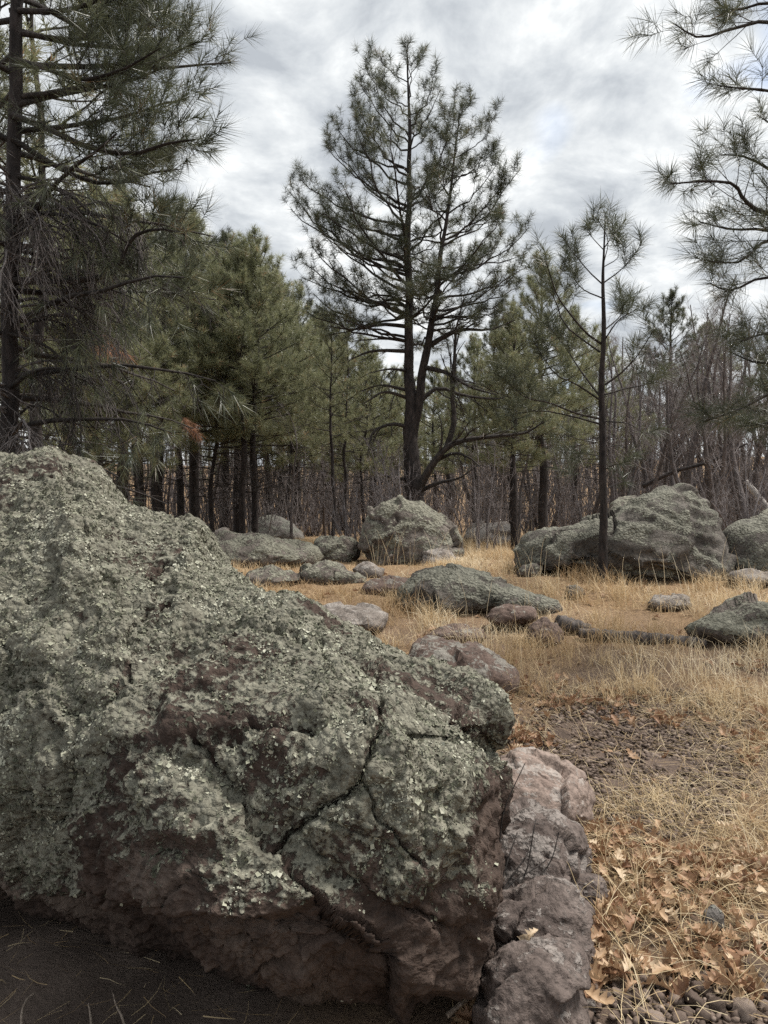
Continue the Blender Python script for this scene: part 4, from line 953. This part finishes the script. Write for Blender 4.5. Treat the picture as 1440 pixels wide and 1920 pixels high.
for i, px, d, top, lab, rz in named: place(oaks, oused, i, px, d, top, lab, 'leafless oaks', rz)
ro = np.random.default_rng(77)
zones = [(890, 1120, 30, 18, 40, 700, 780, 'leafless oak in the thicket between the twin-stemmed and the young pine'), (1140, 1300, 30, 17, 40, 620, 700, 'leafless oak in the thicket behind the peak of the whale-backed boulder'), (1300, 1500, 38, 15, 42, 570, 660, 'leafless oak in the dense thicket at the frame edge'),
         (540, 760, 20, 17, 36, 740, 850, 'leafless oak in the dim woods left of the twin-stemmed pine'), (200, 540, 22, 18, 36, 740, 850, 'leafless oak among the dark trunks past the great boulder')]
for x0, x1, n, d0, d1, t0, t1, lab in zones:
    for k in range(n):
        d = ro.uniform(d0, d1)
        place(oaks, oused, int(ro.integers(0, 6)), x0 + (x1 - x0) * (k + ro.uniform(0, 1)) / n, d, ro.uniform(t0, t1), lab, lab.replace('leafless oak', 'leafless oaks'))

# --- grey twiggy brush
brush = [bare_tree(61, 1.9, .018, 9, 4, 3, 0, .15, 'bare_shrub', (.3, 1.0), .0035, 'twig', 6), bare_tree(62, 1.5, .014, 8, 4, 3, 0, .1, 'bare_shrub', (.4, 1.2), .003, 'twig', 7), bare_tree(63, 2.4, .022, 10, 4, 3, 0, .2, 'bare_shrub', (.3, .9), .0035, 'twig', 5)]
bused = set()
def put_shrub(i, x, y, s, label, group=None):
    o = brush[i] if i not in bused else copy_tree(brush[i]); bused.add(i)
    o.location = G0(x, y); o.rotation_euler = (0, 0, U(0, 6.28)); o.scale = (s, s, s)
    tag(o, label, 'shrub', group)
for px, d, i, s, lab in [(735, 12.2, 0, 1.2, 'bare twiggy shrub against the base of the twin-stemmed trunk'), (650, 12.0, 1, .9, 'reddish bare shrub between the rounded rock and the round boulder'), (900, 12.6, 2, .9, 'bare shrub behind the right flank of the round boulder'), (500, 18.0, 1, 1.0, 'bare shrub sprouting behind the dark domed boulder'), (1385, 10.8, 0, 1.0, 'bare shrub between the whale-backed and the blocky boulder')]:
    put_shrub(i, (px - 720) / F * d, d, s, lab)
for x0, x1, n, lab in [(330, 620, 15, 'bare grey shrub among the dark trunks past the great boulder'), (620, 900, 13, 'bare grey shrub around the foot of the twin-stemmed pine'), (900, 1130, 9, 'bare grey shrub in the woods left of the young pine'), (1130, 1480, 12, 'bare grey shrub in the woods behind the whale-backed boulder')]:
    px_mid = (x0 + x1) / 2
    for k in range(n):
        d = ro.uniform(18.2, 30) if px_mid < 760 else ro.uniform(14.5, 27); px = x0 + (x1 - x0) * (k + ro.uniform(0, 1)) / n
        put_shrub(int(ro.integers(0, 3)), (px - 720) / F * d, d, ro.uniform(.8, 1.5), lab, lab.replace('shrub', 'shrubs'))

# --- distant woods, one mass
def far_woods():
    r = np.random.default_rng(909); gn = Geo(); gt = Geo()
    n = 310
    for k in range(n):
        d = r.uniform(46, 130); px = r.uniform(-500, 1900); x = (px - 720) / F * d
        p = G0(x, d); h = r.uniform(5, 9.5) * (1 + .25 * (px > 1250)); 
        if r.random() < .5:
            m = 105; z = r.random(m) ** .8 * .87 + .1; a = r.uniform(0, 6.28, m); q = h * .24 * (1.05 - z) * r.uniform(.3, 1, m) * 1.3
            pos = p + np.stack([q * np.cos(a), q * np.sin(a), z * h], -1); dv = np.stack([np.cos(a), np.sin(a), r.uniform(.2, 1.2, m)], -1)
            needles(gn, pos, dv, .34, 12, .016, r, 1)
            tubes(gt, np.array([[p, p + [0, 0, h * .5], p + [0, 0, h]]]), np.array([[.13, .09, .02]]), 4)
        else:
            tr = shoot(r, p, np.array([r.normal() * .1, r.normal() * .1, 1]), h * .8, 4, 0, .05)
            tubes(gt, tr[None], np.array([[.10, .08, .05, .02]]), 4)
            m = 46; t = r.uniform(.25, 1, m); base = p + (tr[-1] - p) * t[:, None]
            a = r.uniform(0, 6.28, m); e = r.uniform(.2, 1.2, m); ln = h * .28 * (1.2 - t) * r.uniform(.5, 1.1, m)
            dv = np.stack([np.cos(a) * np.cos(e), np.sin(a) * np.cos(e), np.sin(e)], -1)
            tubes(gt, np.stack([base, base + dv * ln[:, None] * .5, base + dv * ln[:, None] + r.normal(size=(m, 3)) * .15], 1), np.tile([[.022, .015, .006]], (m, 1)), 3)
    m = 4200; d = r.uniform(26, 75, m); px = r.uniform(-300, 1750, m); x = (px - 720) / F * d
    b = np.stack([x, d, gz(x, d)], -1); h = r.uniform(.8, 3.6, m) * np.interp(px, [0, 900, 1300], [.8, .9, 1.3])
    tilt = r.normal(size=(m, 3)) * .28 * h[:, None]; tilt[:, 2] = h
    tubes(gt, np.stack([b, b + tilt * .5 + r.normal(size=(m, 3)) * .08, b + tilt], 1), np.stack([.012 + d * .00035, .009 + d * .0003, .004 + d * .0002], 1), 3)
    root = empty('distant_forest', (0, 80, 1))
    tag(root, 'far woods of pine and leafless trees closing the view', 'forest', kind='stuff')
    o = np.array([0, 80, 1.]); 
    obj('crowns', gn.mesh('crowns', o, False), M['needle'], root)['kind'] = 'stuff'
    obj('trunks', gt.mesh('trunks', o), M['oakbark'], root)['kind'] = 'stuff'
far_woods()

# ------------------------------------------------------------------ ground cover
rg = np.random.default_rng(2024)
def free(x, y, grow=1.0):
    ok = np.ones(len(x), bool)
    for fx, fy, rx, ry in FOOT: ok &= ((x - fx) / (rx * grow)) ** 2 + ((y - fy) / (ry * grow)) ** 2 > 1
    return ok
def ell(p, L_):
    out = np.zeros(len(p))
    for cx, cy, rx, ry, s in L_: out = np.maximum(out, s * np.clip(1.5 - (((p[:, 0] - cx) / rx) ** 2 + ((p[:, 1] - cy) / ry) ** 2), 0, 1))
    return out
def blades(geo, b, az, el, ln, wd, bend, segs, tone, r):
    n = len(b); pts = [b]; p = b; e = el.copy(); a = az.copy()
    for s in range(segs):
        d = np.stack([np.cos(a) * np.cos(e), np.sin(a) * np.cos(e), np.sin(e)], -1)
        p = p + d * (ln / segs)[:, None]; pts.append(p)
        e = e - bend / segs; a = a + r.normal(size=n) * .18
    wv = np.stack([-np.sin(az), np.cos(az), r.normal(size=n) * .4], -1) * (wd / 2)[:, None]
    V = []
    for s in range(segs): f = 1 - .6 * s / segs; V += [pts[s] - wv * f, pts[s] + wv * f]
    V.append(pts[-1]); V = np.stack(V, 1); k = 2 * segs + 1
    base = np.arange(n)[:, None] * k; tri = []
    for s in range(segs - 1): o = 2 * s; tri += [base + [o, o + 1, o + 3], base + [o, o + 3, o + 2]]
    tri.append(base + [k - 3, k - 2, k - 1])
    geo.add(V.reshape(-1, 3), np.concatenate(tri), None, np.repeat(np.clip(tone, 0, 1), k))
def ground_pts(n, px0, px1, py0, py1, dens, r):
    """points spread over the ground seen between pixel bounds, thinned by dens(px, xy)"""
    d0, d1 = hit(1100, py1)[1], hit(1100, py0)[1]
    y = np.sqrt(r.uniform(d0 ** 2, d1 ** 2, n)); x = (r.uniform(px0, px1, n) - 720) / F * y
    q = np.stack([x, y, gz(x, y)], -1)
    keep = r.random(n) < dens(to_px(q), q)
    return q[keep]

# golden field
thin = [(1180, 1412, 205, 85, 1.0), (1330, 1908, 260, 72, .9), (1030, 1340, 100, 40, .6), (1100, 1265, 120, 35, .15), (740, 1085, 90, 24, .85), (1000, 1160, 60, 18, .6), (500, 1040, 130, 20, .7), (640, 1068, 60, 22, .7), (690, 1160, 60, 18, .5)]
def dens_field(p, q):
    n = 0.62 + 1.6 * fbm(q * np.array([1.5, 1.5, 0]), 3, 61)
    return np.clip(n, 0.08, 1) * (1 - ell(p, thin)) * free(q[:, 0], q[:, 1], .92)
def field():
    g = Geo()
    c = ground_pts(14500, 250, 1640, 1012, 1345, dens_field, rg)
    per = 15; n = len(c) * per
    b = np.repeat(c, per, 0); b[:, :2] += rg.normal(size=(n, 2)) * .035; b[:, 2] = gz(b[:, 0], b[:, 1]) - .015
    hgt = np.clip(.20 - .075 * sstep(5.5, 8, c[:, 1]) * sstep(1.2, .2, c[:, 0]) - .04 * sstep(6, 9, c[:, 1]) + .15 * fbm(c * 1.6, 2, 63), .05, .4); ct = .42 + .9 * fbm(c * np.array([.7, .7, 0]), 3, 67)
    blades(g, b, rg.uniform(0, 6.28, n), rg.uniform(.65, 1.5, n), np.repeat(hgt, per) * rg.uniform(.6, 1.35, n), .0022 + b[:, 1] * .00032, rg.uniform(.3, 1.8, n), 2, np.repeat(ct, per) + rg.normal(size=n) * .18, rg)
    # thin seed stalks
    m = 420; c = ground_pts(m * 2, 700, 1440, 1030, 1240, lambda p, q: .6 * free(q[:, 0], q[:, 1], 1.0), rg); m = len(c)
    blades(g, c, rg.uniform(0, 6.28, m), rg.uniform(1.2, 1.55, m), rg.uniform(.3, .62, m), np.full(m, .0042), rg.uniform(.1, .8, m), 4, rg.uniform(.5, 1, m), rg)
    o = obj('dry_grass', g.mesh('dry_grass', (1.5, 7, .4), False), M['grass'], loc=(1.5, 7, .4))
    tag(o, 'golden dry grass spread between the boulders', 'grass', kind='stuff')
field()
def near_grass():
    g = Geo()
    spots = [(1200, 1310, 60, 20, .7), (1330, 1330, 130, 40, 1), (1380, 1420, 90, 70, 1), (1330, 1520, 140, 70, 1), (1150, 1560, 70, 60, .6), (1250, 1640, 140, 60, .9), (1180, 1680, 80, 40, .8), (1400, 1600, 80, 70, .9), (1000, 1370, 50, 30, .5), (1150, 1760, 90, 50, .5), (1350, 1780, 110, 70, .6), (1080, 1300, 90, 25, .7), (930, 1840, 50, 50, .6), (960, 1620, 40, 60, .35)]
    def dn(p, q): return np.maximum(ell(p, spots) * (.45 + .9 * fbm(q * 3.2, 2, 88)), .05) * (1 - .85 * ell(p, thin[:1])) * free(q[:, 0], q[:, 1], .98)
    c = ground_pts(2500, 880, 1640, 1290, 1935, dn, rg)
    per = 9; n = len(c) * per; b = np.repeat(c, per, 0); b[:, :2] += rg.normal(size=(n, 2)) * .022; b[:, 2] = gz(b[:, 0], b[:, 1]) - .008
    az0 = np.repeat(rg.uniform(0, 6.28, len(c)), per)
    blades(g, b, az0 + rg.normal(size=n) * .9, rg.uniform(.15, 1.35, n), rg.uniform(.09, .30, n), rg.uniform(.0012, .0028, n), rg.uniform(.3, 2.6, n), 5, rg.beta(2.2, 1.8, n), rg)
    # fallen straws and needles lying flat
    c = ground_pts(7000, 860, 1640, 1300, 1940, lambda p, q: (.35 + .5 * ell(p, spots)) * free(q[:, 0], q[:, 1], .95), rg); n = len(c)
    c[:, 2] += rg.uniform(.004, .035, n)
    blades(g, c, rg.uniform(0, 6.28, n), rg.normal(size=n) * .12, rg.uniform(.07, .22, n), rg.uniform(.0010, .0022, n), rg.normal(size=n) * .5, 3, rg.beta(1.8, 2.0, n), rg)
    # litter in the shade under the great boulder
    c = ground_pts(320, -150, 800, 1690, 1945, lambda p, q: np.full(len(q), .9), rg); n = len(c); c[:, 2] += rg.uniform(.002, .012, n)
    blades(g, c, rg.uniform(0, 6.28, n), rg.normal(size=n) * .08, rg.uniform(.03, .14, n), rg.uniform(.001, .002, n), rg.normal(size=n) * .4, 3, rg.beta(1.6, 2.4, n), rg)
    o = obj('straw_grass', g.mesh('straw_grass', (.9, 2.6, 0), False), M['straw'], loc=(.9, 2.6, 0))
    tag(o, 'pale tangled straw and fallen pine needles by the gravel', 'grass', kind='stuff')
near_grass()

# --- gravel
def stone_pts(n, sub, size, c, r, flat=.62):
    Vv, Fc = ico(sub); k = len(Vv)
    ax = unit(r.normal(size=(n, 3))); A = unit(np.cross(ax, r.normal(size=(n, 3)))); B = np.cross(ax, A)
    sx = size * r.uniform(.8, 1.25, n); sy = size * r.uniform(.6, 1.0, n); sz = size * r.uniform(.45, .8, n) * flat / .62
    jit = 1 + r.normal(size=(n, k)) * (.10 if sub == 1 else .06)
    a = r.uniform(0, 6.28, n); ca, sa = np.cos(a), np.sin(a); tl = r.normal(size=n) * .3
    L_ = Vv[None] * jit[..., None] * np.stack([sx, sy, sz], -1)[:, None]
    X = L_[..., 0] * ca[:, None] - L_[..., 1] * sa[:, None]; Y = L_[..., 0] * sa[:, None] + L_[..., 1] * ca[:, None]; Z = L_[..., 2] + X * tl[:, None]
    V = np.stack([X, Y, Z], -1) + c[:, None]
    return V, Fc, k
def gravel():
    g = Geo()
    c = ground_pts(22000, 900, 1640, 1295, 1945, lambda p, q: np.clip(gravel_zone(q[:, 0], q[:, 1]) + .05, 0, 1) * free(q[:, 0], q[:, 1], .97), rg)[:6500]
    n = len(c); size = np.clip(rg.lognormal(math.log(.0085), .4, n), .004, .022); c[:, 2] += size * .12
    V, Fc, k = stone_pts(n, 1, size, c, rg)
    g.add(V.reshape(-1, 3), (Fc[None] + np.arange(n)[:, None, None] * k).reshape(-1, 3), None, np.repeat(rg.beta(2, 2.2, n), k))
    o = obj('gravel', g.mesh('gravel', (.9, 2.6, 0)), M['pebble'], loc=(.9, 2.6, 0))
    tag(o, 'mauve-brown gravel in two bare patches beside the great boulder', 'gravel', kind='stuff')
gravel()
peb = [('reddish-brown pebble', .15), ('dark grey pebble', .3), ('pale grey pebble', .85), ('tan-grey pebble', .6)]
pm = []
for j in range(6):
    V, Fc, k = stone_pts(1, 3, np.array([1.0]), np.zeros((1, 3)), rg)
    nrm_ = unit(V[0]); V = V[0] + nrm_ * (fbm(V[0] * 1.3 + j * 9, 3, j) * .22)[:, None]
    pm.append((V, Fc))
pmesh = {}
def pebble(px, py, s, j, t, label, group=None):
    key = (j, round(t, 2))
    if key not in pmesh: pmesh[key] = make_mesh('pebble', pm[j][0], [pm[j][1]], {'v': np.full(len(pm[j][0]), t)})
    p = hit(px, py); o = obj('pebble', pmesh[key], M['pebble'], loc=(p[0], p[1], p[2] + s * .25))
    o.scale = (s, s, s); o.rotation_euler = (0, 0, U(0, 6.28)); tag(o, label, 'pebble', group)
big = [(1302, 1882, .030, 1, 'smooth oval grey-brown cobble, biggest near the bottom frame edge'), (1395, 1905, .036, 2, 'flat dark cobble in the bottom corner of the frame'), (1345, 1895, .026, 0, 'dark blocky cobble between the oval and the corner cobble'), (1230, 1915, .024, 2, 'rounded brown cobble cut by the bottom frame edge'), (1275, 1920, .022, 3, 'tan cobble cut by the bottom frame edge'), (1195, 1880, .020, 0, 'reddish-brown cobble below the leaf drift'), (1170, 1885, .017, 1, 'dark cobble below the leaf drift'), (1205, 1905, .015, 2, 'pale round cobble below the leaf drift'), (1095, 1915, .026, 3, 'wide tan cobble beside the last stone of the row'), (1330, 1600, .018, 1, 'grey cobble under the frame-edge leaf drift'), (1238, 1588, .016, 2, 'pale cobble behind the leaf drift'), (1210, 1585, .014, 0, 'mauve cobble behind the leaf drift')]
for px, py, s, t, lab in big: pebble(px, py, s, int(rg.integers(0, 6)), peb[t][1], lab)
for n, x0, x1, y0, y1, where in [(44, 1090, 1440, 1790, 1915, 'lying loose in the bare patch at the bottom frame edge'), (50, 1060, 1330, 1360, 1500, 'lying loose in the bare patch behind the pink stone')]:
    for k in range(n):
        t = int(rg.integers(0, 4)); pebble(rg.uniform(x0, x1), rg.uniform(y0, y1), float(rg.uniform(.010, .018)), int(rg.integers(0, 6)), peb[t][1], peb[t][0] + ' ' + where, peb[t][0] + 's ' + where)

# --- oak leaves
def leaf_shape(j, r):
    st = np.array([0, .06, .16, .24, .34, .42, .54, .62, .74, .82, .92, 1.0]); hw = np.array([.02, .05, .20, .10, .33, .15, .42, .17, .36, .14, .20, .01]) * .72 * r.uniform(.85, 1.15, 12)
    hw2 = hw * r.uniform(.8, 1.2, 12); x = st - .5
    fold = r.uniform(.4, 3.4); arch = r.uniform(-1.4, 1.4); tw = r.normal() * .8
    V = []
    for i in range(12):
        for k_, (f, sg) in enumerate(((1, -1), (.5, -1), (0, 1), (.5, 1), (1, 1))):
            y = sg * f * (hw if sg < 0 else hw2)[i]
            z = fold * y * y * 1.6 + abs(y) * .12 + arch * x[i] ** 2 * .9 + tw * x[i] * y + r.normal() * .018
            xx = x[i] + (.05 * abs(y) / .3 if hw[i] > .18 else 0)
            V.append((xx, y, z))
    f4 = [(i * 5 + c, i * 5 + c + 1, (i + 1) * 5 + c + 1, (i + 1) * 5 + c) for i in range(11) for c in range(4)]
    return np.array(V), np.array(f4)
lr = np.random.default_rng(515)
lshapes = [leaf_shape(j, lr) for j in range(9)]
lmesh = {}
def leaf_mesh(j, t):
    if (j, t) not in lmesh: lmesh[(j, t)] = make_mesh('oak_leaf', lshapes[j][0], [lshapes[j][1]], {'v': np.full(60, (t + .5) / 5)})
    return lmesh[(j, t)]
drifts = [(1165, 1600, 75, 45, 30, 'in the drift against the pink stone'), (1265, 1640, 110, 40, 34, 'in the broad drift across the straw'), (1385, 1640, 70, 50, 26, 'in the drift at the frame edge'), (1115, 1740, 40, 60, 24, 'heaped beside the third stone of the row'), (1110, 1830, 35, 60, 20, 'heaped beside the last stone of the row'), (1225, 1710, 100, 30, 20, 'lying on the flattened straw'), (1340, 1780, 90, 35, 20, 'around the smooth dark stone'), (985, 1395, 50, 28, 26, 'heaped in the gap behind the great boulder'), (1110, 1325, 110, 18, 24, 'along the upper edge of the gravel'), (1240, 1352, 90, 18, 16, 'on the gravel rim below the grass'), (1405, 1400, 45, 60, 18, 'under the frame-edge grass'), (900, 1900, 50, 25, 12, 'at the foot of the great boulder'), (1420, 1250, 40, 25, 10, 'in the rusty heap by the frame-edge rock'), (1010, 1290, 110, 22, 16, 'beside the brown half-buried rock'), (1250, 1835, 120, 40, 18, 'on the rim of the bottom gravel'), (1400, 1850, 50, 40, 10, 'on the gravel in the bottom corner')]
tones = ['rust-brown', 'chestnut', 'tan', 'light tan', 'bleached']
lg = Geo()
def one_leaf(p, s, r, j, t): return dict(loc=(p[0], p[1], p[2] + r.uniform(.006, .045)), rot=(r.normal() * .45, r.normal() * .45, r.uniform(0, 6.28)), s=s, j=j, t=t)
def euler_m(e):
    cx, sx, cy_, sy, cz, sz = math.cos(e[0]), math.sin(e[0]), math.cos(e[1]), math.sin(e[1]), math.cos(e[2]), math.sin(e[2])
    return np.array([[cy_ * cz, sx * sy * cz - cx * sz, cx * sy * cz + sx * sz], [cy_ * sz, sx * sy * sz + cx * cz, cx * sy * sz - sx * cz], [-sy, sx * cy_, cx * cy_]])
for cx, cy_, rx, ry, n, where in drifts:
    far = cy_ < 1420
    for k in range(n + int(n * 1.1)):
        p = hit(cx + lr.normal() * rx * .6, cy_ + lr.normal() * ry * .6)
        if not free(p[None, 0], p[None, 1], .96)[0] and lr.random() < .9: continue
        t = int(lr.choice(5, p=[.28, .3, .25, .12, .05] if far else [.08, .18, .32, .26, .16])); j = int(lr.integers(0, 9))
        lf = one_leaf(p, lr.uniform(.048, .088), lr, j, t)
        if k < n:
            o = obj('oak_leaf', leaf_mesh(j, t), M['leaf'], loc=lf['loc']); o.rotation_euler = lf['rot']; o.scale = (lf['s'],) * 3
            tag(o, tones[t] + ' fallen oak leaf ' + where, 'leaf', tones[t] + ' oak leaves ' + where)
        else:
            lg.add(lshapes[j][0] * lf['s'] @ euler_m(lf['rot']).T + np.array(lf['loc']) - [0, 0, .01], None, lshapes[j][1], (t + .5) / 5)
q = ground_pts(5200, 300, 1640, 1010, 1900, lambda p, q: (.10 + .22 * (fbm(q * 1.2, 2, 71) > .1)) * free(q[:, 0], q[:, 1], .97), rg)
for p in q:
    j = int(lr.integers(0, 9)); t = int(lr.choice(5, p=[.28, .3, .25, .12, .05])); lf = one_leaf(p, lr.uniform(.05, .10), lr, j, t)
    lg.add(lshapes[j][0] * lf['s'] @ euler_m(lf['rot']).T + np.array(lf['loc']) - [0, 0, .012], None, lshapes[j][1], (t + .5) / 5)
o = obj('leaf_litter', lg.mesh('leaf_litter', (1, 3, 0)), M['leaf'], loc=(1, 3, 0)); tag(o, 'scattered dry oak leaves sunk in the grass', 'leaf litter', kind='stuff')

# --- sticks, logs and roots
def stick(name, label, cat, pts, rads, mat, k=8, n=24, bark=.1, twigs=()):
    c = spline(np.array(pts), n); rr = np.interp(np.linspace(0, 1, n), np.linspace(0, 1, len(rads)), rads)
    org = c[0].copy(); g = Geo(); tubes(g, c[None], rr[None], k, .5, bark, cap=True)
    o = obj(name, g.mesh(name, org), M[mat], loc=org); tag(o, label, cat); return o, org
def on(px, py, lift=.01): p = hit(px, py); p[2] += lift; return p
stick('stick', 'tan broken stick propped against the third stone of the row', 'stick', [on(930, 1815, .02), P(940, 1775, 1.96), P(966, 1733, 2.0)], [.008, .009, .007], 'stick')
o, org = stick('twig', 'long grey twig tipped with a pale leaf across the row of stones', 'twig', [P(838, 1905, 1.72), P(880, 1868, 1.76), P(930, 1835, 1.80), P(975, 1806, 1.82), P(1000, 1785, 1.84)], [.006, .0055, .0045, .004, .003], 'stick')
for k, (a, b) in enumerate([(990, 1765), (1002, 1782), (996, 1752)]):
    lf = obj('leaf', leaf_mesh(k, 4), M['leaf'], o); lf.location = P(a, b, 1.82) - org; lf.scale = (.05,) * 3; lf.rotation_euler = (1.0 - k * .6, .5, k * 1.9)
def brushy_twig():
    r = np.random.default_rng(66); base = P(905, 1725, 2.0)
    root = empty('bare_shrub', base); tag(root, 'thin reddish bare shoots springing up between the great boulder and the row of stones', 'shrub')
    for q in [[(905, 1725), (950, 1690), (985, 1640), (1000, 1560), (1005, 1535)], [(905, 1725), (975, 1680), (1030, 1620), (1048, 1560)], [(920, 1712), (955, 1650), (990, 1600), (985, 1580)], [(912, 1715), (935, 1600), (945, 1520), (985, 1430)], [(908, 1720), (925, 1580), (918, 1500), (945, 1440)], [(925, 1705), (960, 1655), (1000, 1630), (1025, 1612)], [(930, 1700), (950, 1620), (970, 1560)]]:
        m = len(q); c = spline(np.array([P(a, b, 2.0 + .05 * i + r.normal() * .02) for i, (a, b) in enumerate(q)]), 12)
        g = Geo(); tubes(g, c[None], np.linspace(.0034, .0012, 12)[None], 5, .5); obj('shoot', g.mesh('shoot', base), M['limbbark'], root)
brushy_twig()
a, b = hit(1085, 1198), hit(1325, 1212)
stick('log', 'dark rotten log lying in the grass', 'log', [a + [0, 0, .04], (a + b) / 2 + [-.1, .03, .035], b + [0, 0, .02]], [.03, .04, .035, .02], 'rotwood', 14, 60, .6)
a = hit(1045, 1190)
stick('stump', 'black charred wood chunk beside the pointed reddish stone', 'wood', [a + [0, 0, .09], a + [.12, .02, .07], a + [.26, .03, .03]], [.05, .045, .03], 'rotwood', 12, 30, .5)
stick('fallen_trunk', 'grey fallen trunk slanting across the woods behind the boulders', 'log', [P(1205, 912, 17.5), P(1265, 884, 17.3), P(1330, 866, 17.2), P(1400, 832, 17)], [.05, .045, .035, .02], 'bark', 10, 50, .12)
stick('dead_log', 'bleached bare dead trunk leaning at the frame edge', 'log', [P(1398, 902, 11.5), P(1420, 930, 11.4), P(1460, 985, 11.2)], [.035, .05, .06], 'deadwood', 10, 40, .12)
for lab, q in [('curled pale root at the bottom corner under the great boulder', [(40, 1930), (42, 1895), (52, 1872), (66, 1862)]), ('short straight pale root beside the curled root', [(172, 1930), (170, 1905), (166, 1882)]), ('thin bent root nearest the boulder underside', [(236, 1930), (228, 1905), (218, 1885), (212, 1862)])]:
    stick('root', lab, 'root', [P(x_, y_, hit(x_, y_)[1] * .97) for x_, y_ in q], [.0035, .003, .0025, .0018], 'stick', 6, 14, 0)
